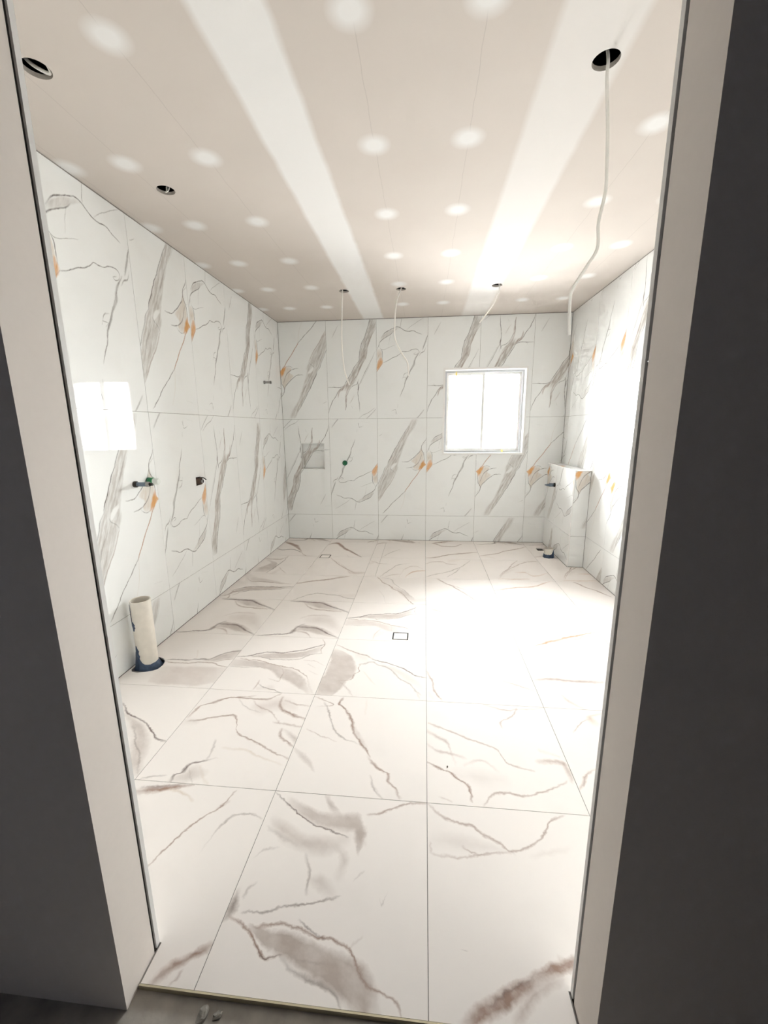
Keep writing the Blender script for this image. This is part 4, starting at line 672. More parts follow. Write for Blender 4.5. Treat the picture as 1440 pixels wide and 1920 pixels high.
def ceiling_material():
    mt, nt, bs = new_mat('plasterboard_with_stopping')
    tc = nd(nt, 'ShaderNodeTexCoord')
    sp = nd(nt, 'ShaderNodeSeparateXYZ')
    nz = nd(nt, 'ShaderNodeTexNoise')
    nz.inputs['Scale'].default_value = 7
    nz.inputs['Detail'].default_value = 4
    nt.links.new(tc.outputs['Object'], nz.inputs['Vector'])
    sub = nd(nt, 'ShaderNodeVectorMath', operation='SUBTRACT')
    nt.links.new(nz.outputs['Color'], sub.inputs[0])
    sub.inputs[1].default_value = (0.5, 0.5, 0.5)
    ma = nd(nt, 'ShaderNodeVectorMath', operation='MULTIPLY_ADD')
    nt.links.new(sub.outputs[0], ma.inputs[0])
    ma.inputs[1].default_value = (0.016, 0.016, 0)
    nt.links.new(tc.outputs['Object'], ma.inputs[2])
    nt.links.new(ma.outputs[0], sp.inputs[0])
    x, y = sp.outputs[0], sp.outputs[1]
    tot = None

    def add(v):
        nonlocal tot
        tot = v if tot is None else mth(nt, 'MAXIMUM', tot, v)
    for cx_, hw, s in ((-0.630, 0.118, 1.0), (0.512, 0.132, 0.6)):     # taped joints between the boards
        d = mth(nt, 'ABSOLUTE', mth(nt, 'SUBTRACT', x, cx_))
        e = mth(nt, 'MULTIPLY_ADD', d, -1 / 0.03, hw / 0.03 + 0.5, clamp=True)
        add(mth(nt, 'MULTIPLY', e, s))
    # screw rows stopped with filler: every 0.606 m along the boards
    yy = mth(nt, 'SUBTRACT', y, 1.507 - 0.303)
    yy = mth(nt, 'MODULO', mth(nt, 'ADD', yy, 6.06), 0.606)
    yy = mth(nt, 'ABSOLUTE', mth(nt, 'SUBTRACT', yy, 0.303))
    y2 = mth(nt, 'MULTIPLY', yy, yy)
    lines = None
    for cx_ in (-1.755, -1.46, -1.058, -0.266, 0.15, 0.932, 1.328):
        dx = mth(nt, 'SUBTRACT', x, cx_)
        dd = mth(nt, 'SQRT', mth(nt, 'MULTIPLY_ADD', dx, dx, y2))
        add(mth(nt, 'MULTIPLY_ADD', dd, -1 / 0.05, 1.62, clamp=True))
        d0 = mth(nt, 'ABSOLUTE', mth(nt, 'SUBTRACT', x, cx_ + 0.004))
        ln = mth(nt, 'MULTIPLY_ADD', d0, -1 / 0.0022, 1.0, clamp=True)
        lines = ln if lines is None else mth(nt, 'MAXIMUM', lines, ln)
    n2 = nd(nt, 'ShaderNodeTexNoise')
    n2.inputs['Scale'].default_value = 2.5
    nt.links.new(tc.outputs['Object'], n2.inputs['Vector'])
    board = mixc(nt, n2.outputs['Fac'], (0.64, 0.575, 0.525), (0.69, 0.63, 0.58))
    board = mixc(nt, mth(nt, 'MULTIPLY', lines, 0.3), board, (0.30, 0.26, 0.24))
    col = mixc(nt, tot, board, (0.86, 0.845, 0.83))
    nt.links.new(col, bs.inputs['Base Color'])
    bs.inputs['Roughness'].default_value = 0.9
    return mt


M_CEIL = ceiling_material()


def glass_material():
    mt = bpy.data.materials.new('window_glass')
    mt.use_nodes = True
    nt = mt.node_tree
    nt.nodes.clear()
    out = nd(nt, 'ShaderNodeOutputMaterial')
    tr = nd(nt, 'ShaderNodeBsdfTransparent')
    tr.inputs['Color'].default_value = (0.96, 0.97, 0.97, 1)
    gl = nd(nt, 'ShaderNodeBsdfGlossy')
    gl.inputs['Roughness'].default_value = 0.02
    fr = nd(nt, 'ShaderNodeFresnel')
    fr.inputs['IOR'].default_value = 1.5
    mx = nd(nt, 'ShaderNodeMixShader')
    nt.links.new(fr.outputs[0], mx.inputs[0])
    nt.links.new(tr.outputs[0], mx.inputs[1])
    nt.links.new(gl.outputs[0], mx.inputs[2])
    nt.links.new(mx.outputs[0], out.inputs['Surface'])
    return mt


M_GLASS = glass_material()


# ------------------------------------------------------------------ mesh helpers
def obj(name, verts, faces, mat, parent=None, uvs=None, smooth=False):
    me = bpy.data.meshes.new(name)
    me.from_pydata([tuple(v) for v in verts], [], faces)
    if uvs is not None:
        lay = me.uv_layers.new(name='UVMap')
        for poly in me.polygons:
            for li in poly.loop_indices:
                lay.data[li].uv = uvs[me.loops[li].vertex_index]
    if smooth:
        me.polygons.foreach_set('use_smooth', [True] * len(me.polygons))
    me.materials.append(mat)
    o = bpy.data.objects.new(name, me)
    COL.objects.link(o)
    if parent is not None:
        o.parent = parent
        o.matrix_parent_inverse = parent.matrix_world.inverted()
    return o


def empty(name, loc):
    o = bpy.data.objects.new(name, None)
    COL.objects.link(o)
    o.location = loc
    o.empty_display_size = 0.05
    bpy.context.view_layer.update()
    return o


def tag(o, label=None, cat=None, group=None, kind=None):
    if label:
        o['label'] = label
    if cat:
        o['category'] = cat
    if group:
        o['group'] = group
    if kind:
        o['kind'] = kind
    return o


def box_data(x0, x1, y0, y1, z0, z1):
    v = [(x, y, z) for x in (x0, x1) for y in (y0, y1) for z in (z0, z1)]
    f = [(0, 1, 3, 2), (4, 6, 7, 5), (0, 4, 5, 1), (2, 3, 7, 6), (0, 2, 6, 4), (1, 5, 7, 3)]
    return v, f


def box(name, x0, x1, y0, y1, z0, z1, mat, parent=None):
    v, f = box_data(x0, x1, y0, y1, z0, z1)
    return obj(name, v, f, mat, parent)


def cells(u0, u1, v0, v1, holes):
    """quads of a rectangle with rectangular holes or notches"""
    us = sorted({u0, u1} | {min(max(h[i], u0), u1) for h in holes for i in (0, 1)})
    vs_ = sorted({v0, v1} | {min(max(h[i], v0), v1) for h in holes for i in (2, 3)})
    out = []
    for a, b in zip(us, us[1:]):
        for c, d in zip(vs_, vs_[1:]):
            if b - a < 1e-6 or d - c < 1e-6:
                continue
            mu, mv = (a + b) / 2, (c + d) / 2
            if any(h[0] < mu < h[1] and h[2] < mv < h[3] for h in holes):
                continue
            out.append((a, b, c, d))
    return out


def plate(name, rect, holes, basis, d0, d1, mat, parent=None, uvf=None, chamfer=0.0):
    """flat plate with rectangular holes; basis(u, v, d) gives the world point, d1 is the face, d0 the back"""
    cl = cells(*rect, holes)
    verts, index, faces, uvs = [], {}, [], []

    def vid(u, v, d):
        k = (round(u, 6), round(v, 6), round(d, 6))
        if k not in index:
            index[k] = len(verts)
            verts.append(Vector(basis(u, v, d)))
            uvs.append(uvf(u, v) if uvf else (u, v))
        return index[k]
    out_dir = Vector(basis(0, 0, 1)) - Vector(basis(0, 0, 0))
    edges = {}
    for a, b, c, d in cl:
        ring = [(a, c), (b, c), (b, d), (a, d)]
        f = [vid(p[0], p[1], d1) for p in ring]
        n = (verts[f[1]] - verts[f[0]]).cross(verts[f[2]] - verts[f[0]])
        flip = n.dot(out_dir) < 0
        faces.append(f[::-1] if flip else f)
        back = [vid(p[0], p[1], d0) for p in ring]
        faces.append(back if flip else back[::-1])
        for i in range(4):
            k = (ring[i], ring[(i + 1) % 4])
            kr = (k[1], k[0])
            if kr in edges:
                del edges[kr]
            else:
                edges[k] = flip
    for (p, q), flip in edges.items():
        s = [vid(p[0], p[1], d1), vid(p[0], p[1], d0), vid(q[0], q[1], d0), vid(q[0], q[1], d1)]
        faces.append(s[::-1] if flip else s)
    return obj(name, verts, faces, mat, parent, uvs)


def poly_plate(name, outer, loops, basis, d0, d1, mat, parent=None, uvf=None, mat_edge=None):
    """plate with free-form holes, filled with triangles"""
    bm = bmesh.new()
    es = []
    for lp in [outer] + loops:
        vv = [bm.verts.new((p[0], p[1], 0)) for p in lp]
        es += [bm.edges.new((vv[i], vv[(i + 1) % len(vv)])) for i in range(len(vv))]
    bmesh.ops.triangle_fill(bm, use_beauty=True, edges=es, normal=(0, 0, 1))
    bm.verts.index_update()
    pts = [(v.co.x, v.co.y) for v in bm.verts]
    tris = [[v.index for v in f.verts] for f in bm.faces]
    bm.free()
    n = len(pts)
    verts = [Vector(basis(p[0], p[1], d1)) for p in pts] + [Vector(basis(p[0], p[1], d0)) for p in pts]
    out_dir = Vector(basis(0, 0, 1)) - Vector(basis(0, 0, 0))
    faces, smat = [], []
    for t in tris:
        nn = (verts[t[1]] - verts[t[0]]).cross(verts[t[2]] - verts[t[0]])
        if nn.dot(out_dir) < 0:
            t = t[::-1]
        faces.append(tuple(t))
        faces.append(tuple(i + n for i in reversed(t)))
    nf = len(faces)
    base = 0
    for lp in [outer] + loops:
        k = len(lp)
        for i in range(k):
            a, b = base + i, base + (i + 1) % k
            faces.append((a, b, b + n, a + n))
        base += k
    uvs = [uvf(*p) if uvf else p for p in pts] * 2
    o = obj(name, verts, faces, mat, parent, uvs)
    if mat_edge:
        o.data.materials.append(mat_edge)
        for p in o.data.polygons:
            if p.index >= nf:
                p.material_index = 1
    return o


def lathe(name, prof, origin, axis, mat, parent=None, seg=24, smooth=True, jitter=None):
    """profile (r, h) turned about an axis; open ends are closed when r = 0"""
    ax = Vector(axis).normalized()
    t = Vector((0, 0, 1)) if abs(ax.z) < 0.9 else Vector((1, 0, 0))
    e1 = ax.cross(t).normalized()
    e2 = ax.cross(e1)
    o = Vector(origin)
    verts, faces = [], []
    for j, (r, h) in enumerate(prof):
        for i in range(seg):
            a = 2 * math.pi * i / seg
            rr, hh = (r, h) if jitter is None else jitter(a, j, r, h)
            verts.append(o + ax * hh + (e1 * math.cos(a) + e2 * math.sin(a)) * max(rr, 1e-5))
    for j in range(len(prof) - 1):
        for i in range(seg):
            k = (i + 1) % seg
            faces.append((j * seg + i, j * seg + k, (j + 1) * seg + k, (j + 1) * seg + i))
    ob = obj(name, verts, faces, mat, parent)
    if smooth:
        for p in ob.data.polygons:
            p.use_smooth = True
        ob.data.set_sharp_from_angle(angle=math.radians(35))
    return ob


def tube(name, pts, r, mat, parent=None, seg=8, steps=8, flat=1.0):
    P = [Vector(p) for p in pts]
    path = []
    for i in range(len(P) - 1):
        p0, p1, p2, p3 = P[max(i - 1, 0)], P[i], P[i + 1], P[min(i + 2, len(P) - 1)]
        for s in range(steps):
            t = s / steps
            path.append(0.5 * ((2 * p1) + (p2 - p0) * t + (2 * p0 - 5 * p1 + 4 * p2 - p3) * t * t + (3 * p1 - p0 - 3 * p2 + p3) * t ** 3))
    path.append(P[-1])
    verts, faces = [], []
    nrm = None
    for i, p in enumerate(path):
        tg = (path[min(i + 1, len(path) - 1)] - path[max(i - 1, 0)]).normalized()
        if nrm is None:
            nrm = tg.cross(Vector((0, 1, 0)))
            if nrm.length < 0.1:
                nrm = tg.cross(Vector((1, 0, 0)))
        nrm = (nrm - tg * nrm.dot(tg)).normalized()
        bi = tg.cross(nrm)
        for k in range(seg):
            a = 2 * math.pi * k / seg
            verts.append(p + nrm * math.cos(a) * r + bi * math.sin(a) * r * flat)
    for i in range(len(path) - 1):
        for k in range(seg):
            kk = (k + 1) % seg
            faces.append((i * seg + k, i * seg + kk, (i + 1) * seg + kk, (i + 1) * seg + k))
    faces.append(tuple(range(seg))[::-1])
    faces.append(tuple(range((len(path) - 1) * seg, len(path) * seg)))
    return obj(name, verts, faces, mat, parent, smooth=True)


# ------------------------------------------------------------------ room shell
GAP = 0.0013        # half a joint
b_back = lambda u, v, d: (u, YB - d, v)
b_left = lambda u, v, d: (XL + d, u, v)
b_right = lambda u, v, d: (XR - d, u, v)
b_floor = lambda u, v, d: (u, v, d)
b_front = lambda u, v, d: (u, 0.812 + d, v)
b_ceil = lambda u, v, d: (u, v, H - d)

NX0, NX1, NZ0, NZ1 = -1.574, -1.267, 0.907, 1.233       # recessed niche
WIN = (WX0, WX1, WZ0, WZ1)
NICHE = (NX0, NX1, NZ0, NZ1)

wall_back = plate('wall_back', (XL - 0.15, XR + 0.15, -0.05, H + 0.02), [WIN, NICHE], b_back, -0.16, -0.0018, M_GROUT)
wall_left = plate('wall_left', (0.795, YB + 0.16, -0.05, H + 0.02), [(2.985, 3.055, 0.985, 1.05)], b_left, -0.14, -0.0018, M_GROUT)
wall_right = plate('wall_right', (0.795, YB + 0.16, -0.05, H + 0.02), [], b_right, -0.14, -0.0018, M_GROUT)
PIPE = (-1.700, 2.120)
PHOLE = [(-1.766, 2.056), (-1.748, 2.036), (-1.711, 2.030), (-1.672, 2.040), (-1.630, 2.058), (-1.611, 2.075), (-1.606, 2.12),
         (-1.621, 2.161), (-1.643, 2.185), (-1.678, 2.200), (-1.72, 2.205), (-1.756, 2.19), (-1.770, 2.13)]
DR1 = (-0.231, -0.121, 2.541, 2.642)
DR2 = (-1.181, -1.067, 4.264, 4.376)
FH2 = (1.300, 1.372, 4.700, 4.792)
floor = plate('floor', (XL - 0.15, XR + 0.15, 0.7225, YB + 0.16),
              [(-1.765, -1.61, 2.045, 2.2), DR1, DR2, FH2, (XL - 0.2, DX0 + 0.002, 0.6, 0.812), (DX1 - 0.002, XR + 0.2, 0.6, 0.812)],
              b_floor, -0.06, -0.0018, M_GROUT)
for o in (wall_back, wall_left, wall_right, floor):
    tag(o, kind='structure')
tag(wall_back, 'back wall of white marble-look tiles with window and niche', 'wall')
tag(wall_left, 'left wall of polished white marble-look tiles', 'wall')
tag(wall_right, 'right wall of bright white marble-look tiles', 'wall')
tag(floor, 'floor of square white marble-look tiles', 'floor')
box('subfloor', XL - 0.15, XR + 0.15, 0.70, YB + 0.16, -0.13, -0.0605, M_SCREED, floor)
box('hole_bottom', -1.775, -1.60, 2.03, 2.21, -0.056, -0.03, M_MEMB, floor)
box('hole_bottom', 1.29, 1.38, 4.69, 4.80, -0.056, -0.03, M_SLOT, floor)

circ = lambda c, r, n=28: [(c[0] + r * math.cos(2 * math.pi * i / n), c[1] + r * math.sin(2 * math.pi * i / n)) for i in range(n)]
ceiling = poly_plate('ceiling', [(XL - 0.14, 0.79), (XR + 0.14, 0.79), (XR + 0.14, YB + 0.15), (XL - 0.14, YB + 0.15)],
                     [circ(c, 0.0455) for c in HOLES], b_ceil, -0.016, 0.0, M_CEIL, mat_edge=M_GYP)
tag(ceiling, 'unpainted plasterboard ceiling with white filler bands and patches', 'ceiling', kind='structure')
v, f = box_data(XL - 0.14, XR + 0.14, 0.79, YB + 0.15, H + 0.0165, H + 0.4)
void = obj('ceiling_void', v, [f[i] for i in (0, 1, 2, 3, 5)], M_DARK, ceiling)


def tile_uv(ou, ov, rot, flip_u=None):
    def fn(u, v):
        a = (flip_u - u) if flip_u is not None else (u - ou)
        b = v - ov
        if rot:
            a, b = 0.6 - a, 1.2 - b
        return (a / 1.2, b / 1.2)
    return fn


def wall_tile(parent, basis, u0, u1, v0, v1, ou, ov, code, holes=(), flip_u=None, d=(-0.007, 0.0)):
    return plate('tile', (u0 + GAP, u1 - GAP, v0 + GAP, v1 - GAP), list(holes), basis, d[0], d[1], MW[code[0]], parent,
                 tile_uv(ou, ov, len(code) > 1, flip_u))


ZT = H - 0.0065
rows = [(0.0025, ZJ, ZJ - 1.2), (ZJ, ZJ + 1.2, ZJ), (ZJ + 1.2, ZT, ZJ + 1.2)]
lay_back = [['Ar', 'A', 'Ar', 'A', 'B', 'Br'],
            ['Cr', 'Ar', 'B', 'A', 'Br', 'Br'],
            ['Br', 'C', 'A', 'C', 'Cr', 'C']]
for ri, (z0, z1, ov) in enumerate(rows):
    for ci in range(6):
        x0, x1 = CX[ci], CX[ci + 1]
        wall_tile(wall_back, b_back, x0 + (0.002 if ci == 0 else 0), x1 - (0.002 if ci == 5 else 0), z0, z1, -1.8 + 0.6 * ci, ov,
                  lay_back[ri][ci], [WIN, NICHE])
# inside of the niche
b_nb = lambda u, v, d: (u, YB + 0.10 - d, v)
wall_tile(wall_back, b_nb, NX0, NX1, NZ0, NZ1, -1.84, ZJ - 0.02, 'Cr')
wall_tile(wall_back, lambda u, v, d: (NX0 + d + 0.006, u, v), YB + 0.001, YB + 0.094, NZ0, NZ1, YB - 0.42, 0.2, 'C')
wall_tile(wall_back, lambda u, v, d: (NX1 - d - 0.006, u, v), YB + 0.001, YB + 0.094, NZ0, NZ1, YB, 0.3, 'A')
wall_tile(wall_back, lambda u, v, d: (u, v, NZ0 + d + 0.006), NX0, NX1, YB + 0.001, YB + 0.094, NX0, YB - 0.3, 'A')
wall_tile(wall_back, lambda u, v, d: (u, v, NZ1 - d - 0.006), NX0, NX1, YB + 0.001, YB + 0.094, NX0, YB - 0.9, 'B')
box('niche_backing', NX0 - 0.02, NX1 + 0.02, YB + 0.108, YB + 0.158, NZ0 - 0.02, NZ1 + 0.02, M_GROUT, wall_back)

lay_left = [['A', 'Ar', 'B', 'Ar', 'A', 'Ar', 'A', 'Ar'],
            ['C', 'Ar', 'B', 'Ar', 'Cr', 'C', 'A', 'B'],
            ['B', 'C', 'A', 'B', 'A', 'C', 'A', 'C']]
lay_right = [['A', 'Br', 'A', 'Ar', 'A', 'Br', 'Ar', 'A'],
             ['A', 'B', 'Ar', 'C', 'Br', 'B', 'Br', 'A'],
             ['B', 'C', 'A', 'B', 'Cr', 'Ar', 'Ar', 'B']]
for ri, (z0, z1, ov) in enumerate(rows):
    for k in range(8):
        y0, y1 = max(RY[k], 0.8125), RY[k + 1]
        yt = RY[1] - 0.6 + 0.6 * k
        wall_tile(wall_left, b_left, y0, y1, z0, z1, yt, ov, lay_left[ri][k], [(2.985, 3.055, 0.985, 1.05)])
        wall_tile(wall_right, b_right, y0, y1, z0, z1, 0, ov, lay_right[ri][k], flip_u=yt + 0.6)

# floor tiles
fallback = {'F-3_0': 'F-2_1', 'F1_0': 'F0_1', 'F2_0': 'F1_1', 'F2_1': 'F1_2', 'F2_2': 'F1_2', 'F-3_3': 'F-2_3', 'F2_3': 'F1_3', 'F2_5': 'F1_5', 'F2_6': 'F1_6'}
for c in range(6):
    for r in range(8):
        key = 'F%d_%d' % (c - 3, r)
        if r == 7:
            key = 'F%d_%d' % (c - 3, 0) if c in (1, 2, 3) else 'F-2_3'
        key = key if key in VEINS else fallback[key]
        x0, x1, y0, y1 = CX[c], CX[c + 1], RY[r], RY[r + 1]
        if c == 0:
            x0 += 0.002
        if c == 5:
            x1 -= 0.002
        if r == 7:
            y1 -= 0.002
        uvf = tile_uv(-1.8 + 0.6 * c, 0.7215 + 0.6 * r, False)
        holes = [DR1, DR2, FH2, (XN - 0.004, XR + 0.1, YN - 0.004, YB + 0.1),
                 (XL - 0.2, DX0 + 0.006, 0.6, 0.8145), (DX1 - 0.006, XR + 0.2, 0.6, 0.8145)]
        mt = floor_mat(key)
        if c == 0 and r == 2:
            poly_plate('tile', [(x0 + GAP, y0 + GAP), (x1 - GAP, y0 + GAP), (x1 - GAP, y1 - GAP), (x0 + GAP, y1 - GAP)], [PHOLE],
                       b_floor, -0.009, 0.0, mt, floor, uvf)
            continue
        parts = [(x0, -0.489), (-0.489, x1)] if (c == 2 and r in (5, 6)) else [(x0, x1)]
        for a, b in parts:
            if cells(a + GAP, b - GAP, y0 + GAP, y1 - GAP, holes):
                plate('tile', (a + GAP, b - GAP, y0 + GAP, y1 - GAP), holes, b_floor, -0.009, 0.0, mt, floor, uvf)

# tiled ledge along the right wall
ledge = box('wall_ledge', XN + 0.002, XR, YN + 0.002, YB, 0.0, ZN - 0.002, M_GROUT)
tag(ledge, 'low tiled ledge built along the right wall in the corner', 'ledge', kind='structure')
b_lside = lambda u, v, d: (XN - d, u, v)
b_lfront = lambda u, v, d: (u, YN - d, v)
b_ltop = lambda u, v, d: (u, v, ZN + d)
YS = 4.70
for z0, z1, ov, ca, cb in ((0.0025, ZJ, ZJ - 1.2, 'C', 'A'), (ZJ, ZN - 0.003, ZJ, 'Br', 'Ar')):
    wall_tile(ledge, b_lside, YS, YB - 0.003, z0, z1, 0, ov, ca, flip_u=YB + 0.2 if ca == 'C' else YB, d=(-0.006, 0))
    wall_tile(ledge, b_lside, YN + 0.006, YS, z0, z1, 0, ov, cb, flip_u=YS, d=(-0.006, 0))
wall_tile(ledge, b_lfront, XN + 0.006, XR - 0.003, 0.0025, ZJ, XN + 0.006, ZJ - 1.2, 'Br', d=(-0.006, 0))
wall_tile(ledge, b_lfront, XN + 0.006, XR - 0.003, ZJ, ZN - 0.003, XN - 0.012, ZJ + 0.07, 'Br', d=(-0.006, 0))
wall_tile(ledge, b_ltop, XN + 0.006, XR - 0.003, YN + 0.006, YB - 0.003, XN, YN - 0.15, 'A', d=(-0.006, 0.002))
box('trim', XN - 0.0015, XN + 0.006, YN - 0.0015, YN + 0.006, 0.002, ZN + 0.002, M_WHITE, ledge)
box('trim', XN - 0.0015, XN + 0.006, YN + 0.006, YB - 0.002, ZN - 0.003, ZN + 0.003, M_WHITE, ledge)
box('trim', XN + 0.006, XR - 0.002, YN - 0.0015, YN + 0.006, ZN - 0.003, ZN + 0.003, M_WHITE, ledge)

# wall with the door opening, hallway side towards the camera
DOOR = (DX0, DX1, -0.1, 2.30)
wall_front = plate('wall_front', (-2.4, 2.2, -0.03, H + 0.02), [(DX0, DX1, -0.1, 2.30)], b_front, -0.129, -0.020, M_PLASTER)
tag(wall_front, 'pale plastered wall around the doorway in the foreground', 'wall', kind='structure')
for z0, z1, ov in rows:
    for k in range(6):
        wall_tile(wall_front, b_front, CX[k] + 0.002, CX[k + 1] - 0.002, z0, z1, -1.8 + 0.6 * k, ov, ['A', 'B', 'C', 'Ar', 'Br', 'A'][k],
                  [(DX0 - 0.003, DX1 + 0.003, -0.1, 2.303)], d=(-0.011, 0.0))
for n, x in (('trim_1', DX0), ('trim_2', DX1)):
    s = 1 if x < 0 else -1
    t = box(n, min(x - s * 0.003, x + s * 0.0012), max(x - s * 0.003, x + s * 0.0012), 0.8005, 0.8132, 0.0005, 2.303, M_WHITE)
    tag(t, ('slim white edge trim down the left side of the doorway' if x < 0 else 'slim white edge trim down the right side of the doorway'), 'trim', kind='structure')
box('gap_shade_strip', DX0 - 0.02, DX0 - 0.004, 0.7922, 0.8004, 0.0, 2.30, M_SLOT, wall_front)  # black strip put in for the shade deep in the groove
box('gap_shade_strip', DX1 + 0.004, DX1 + 0.02, 0.7922, 0.8004, 0.0, 2.30, M_SLOT, wall_front)  # same painted groove shade on the right side
trim = box('trim_3', DX0 + 0.004, DX1 - 0.004, 0.7222, 0.7262, -0.013, 0.0012, M_BRASS)
tag(trim, 'thin brass threshold strip along the front edge of floor tiles', 'trim', kind='structure')

# hallway the photograph is taken from; unseen walls coloured to shape bounce light
fh = plate('floor_hallway', (-2.4, 2.2, -1.6, 0.7222), [], b_floor, -0.08, -0.0125, M_SCREED)
tag(fh, 'rough grey concrete floor in front of the threshold', 'floor', kind='structure')
for n, a, mt, lb in (('wall_hallway_left', (-2.5, -2.4, -1.7, 0.69), M_HALLBLUE, 'unseen left hallway wall, made pale blue-grey to lift and cool bounce light'),
                     ('wall_hallway_right', (1.25, 1.35, -1.7, 0.69), M_HALLBROWN, 'unseen right hallway wall, made dark brown to dim bounce light'),
                     ('wall_hallway_back', (-2.5, -0.1, -1.7, -1.6), M_HALL, 'grey hallway wall behind the camera'),
                     ('wall_hallway_damper', (-0.1, 1.35, -1.7, -1.6), M_HALLBROWN, 'unseen dark brown wall half behind the camera, added to dim bounce light')):  # last one is an added brown half that darkens the right side
    tag(box(n, a[0], a[1], a[2], a[3], -0.08, H + 0.02, mt), lb, 'wall', kind='structure')
tag(box('ceiling_hallway', -2.5, 2.3, -1.7, 0.79, H, H + 0.05, M_HALL), 'plain grey hallway ceiling', 'ceiling', kind='structure')

# ------------------------------------------------------------------ window
win = empty('window_1', ((WX0 + WX1) / 2, YB + 0.08, WZ0))
tag(win, 'white framed sliding window glowing with daylight in the back wall', 'window', kind='structure')
T = 0.018
for n, a in (('trim', (WX0 - T, WX1 + T, WZ1 - 0.004, WZ1 + T)), ('trim', (WX0 - T, WX1 + T, WZ0 - T, WZ0 + 0.004)),
             ('trim', (WX0 - T, WX0 + 0.004, WZ0 + 0.004, WZ1 - 0.004)), ('trim', (WX1 - 0.004, WX1 + T, WZ0 + 0.004, WZ1 - 0.004))):
    box(n, a[0], a[1], YB - 0.006, YB + 0.004, a[2], a[3], M_WHITE, win)
R = 0.006
for a in ((WX0, WX1, WZ1 - R, WZ1), (WX0, WX1, WZ0, WZ0 + R), (WX0, WX0 + R, WZ0 + R, WZ1 - R), (WX1 - R, WX1, WZ0 + R, WZ1 - R)):
    box('reveal_lining', a[0], a[1], YB + 0.004, YB + 0.155, a[2], a[3], M_WHITE, win)


def ring(name, x0, x1, z0, z1, w, y0, y1, mat, parent):
    b = lambda u, v, d: (u, y0 + d, v)
    return plate(name, (x0, x1, z0, z1), [(x0 + w, x1 - w, z0 + w, z1 - w)], b, 0.0, y1 - y0, mat, parent)


ix0, ix1, iz0, iz1 = WX0 + R, WX1 - R, WZ0 + R, WZ1 - R
xm = 0.655
ring('window_frame', ix0, ix1, iz0, iz1, 0.022, YB + 0.085, YB + 0.15, M_ALU, win)
s1 = ring('sash', ix0 + 0.022, xm + 0.026, iz0 + 0.022, iz1 - 0.022, 0.030, YB + 0.09, YB + 0.112, M_WHITE, win)
s2 = ring('sash', xm - 0.022, ix1 - 0.022, iz0 + 0.022, iz1 - 0.022, 0.026, YB + 0.118, YB + 0.14, M_WHITE, win)
box('pane', ix0 + 0.051, xm - 0.003, YB + 0.099, YB + 0.103, iz0 + 0.051, iz1 - 0.051, M_GLASS, s1)
box('pane', xm + 0.003, ix1 - 0.047, YB + 0.127, YB + 0.131, iz0 + 0.047, iz1 - 0.047, M_GLASS, s2)
box('tape_tab', 0.335, 0.352, YB + 0.083, YB + 0.089, iz1 - 0.06, iz1 - 0.012, M_YEL, win)
box('tape_tab', 0.905, 0.925, YB + 0.083, YB + 0.118, iz0 + 0.006, iz0 + 0.03, M_YEL, win)

# ------------------------------------------------------------------ pipes and fittings
def pvc_pipe(name, c, r, h, label, collar, patches, seg=32):
    t = empty(name, (c[0], c[1], 0.0))
    lathe('pipe', [(r, -0.028), (r, h), (r - 0.0035, h + 0.001), (r - 0.006, h - 0.001), (r - 0.006, 0.0), (0.0, 0.0)], (c[0], c[1], 0), (0, 0, 1), M_PVC, t, seg)

    def jit(a, j, rr, hh):
        if j >= 2:
            hh = collar(a) + 0.006 * noise.noise(Vector((math.cos(a) * 6, math.sin(a) * 6, 3.1)))
            return (r + (0.0028 if j == 2 else 0.0004), hh + (0.0 if j == 2 else 0.003))
        return rr + 0.010 * noise.noise(Vector((math.cos(a) * 3, math.sin(a) * 3, j))), hh
    lathe('waterproofing_collar', [(r + 0.024, -0.029), (r + 0.010, -0.004), (r, 0.01), (r, 0.01)], (c[0], c[1], 0), (0, 0, 1), M_MEMB, t, 48, jitter=jit)
    for (a0, a1, h0, h1) in patches:      # smears of membrane up the side, thickest in the middle
        vv, ff = [], []
        n, mrow = 8, 10
        for j in range(mrow + 1):
            s = j / mrow
            w = math.sin(math.pi * min(1, s * 0.92 + 0.06)) ** 0.6
            for i in range(n + 1):
                q = (i / n - 0.5) * w * (1 + 0.25 * math.sin(s * 19 + a0 * 5))
                a = (a0 + a1) / 2 + (a1 - a0) * q
                rr = r + 0.0006 + 0.0018 * (1 - (2 * i / n - 1) ** 2)
                vv.append((c[0] + rr * math.cos(a), c[1] + rr * math.sin(a), h0 + (h1 - h0) * s))
        for j in range(mrow):
            for i in range(n):
                k = j * (n + 1) + i
                ff.append((k, k + 1, k + n + 2, k + n + 1))
        obj('membrane_smear', vv, ff, M_MEMB, t, smooth=True)
    return tag(t, label, 'pipe')


rad = math.radians
# lathe angle: e1, e2 of the z axis put angle a at direction (e1 cos a + e2 sin a)


def col_tall(a):
    d = Vector((0, 0, 1)).cross(Vector((1, 0, 0)))
    e2 = Vector((0, 0, 1)).cross(d)
    dr = d * math.cos(a) + e2 * math.sin(a)
    k = max(0.0, dr.dot(Vector((-0.60, -0.80, 0)))) ** 6
    return 0.024 + 0.085 * k


pvc_pipe('waste_pipe', PIPE, 0.056, 0.425, 'tall white plastic waste pipe standing up from the floor by the left wall', col_tall,
         [(rad(226), rad(258), 0.245, 0.305), (rad(218), rad(234), 0.27, 0.41), (rad(222), rad(262), 0.04, 0.15)])


def col_short(a):
    d = Vector((0, 0, 1)).cross(Vector((1, 0, 0)))
    e2 = Vector((0, 0, 1)).cross(d)
    dr = d * math.cos(a) + e2 * math.sin(a)
    k = max(0.0, dr.dot(Vector((0.85, -0.5, 0)))) ** 8
    return 0.034 + 0.06 * k


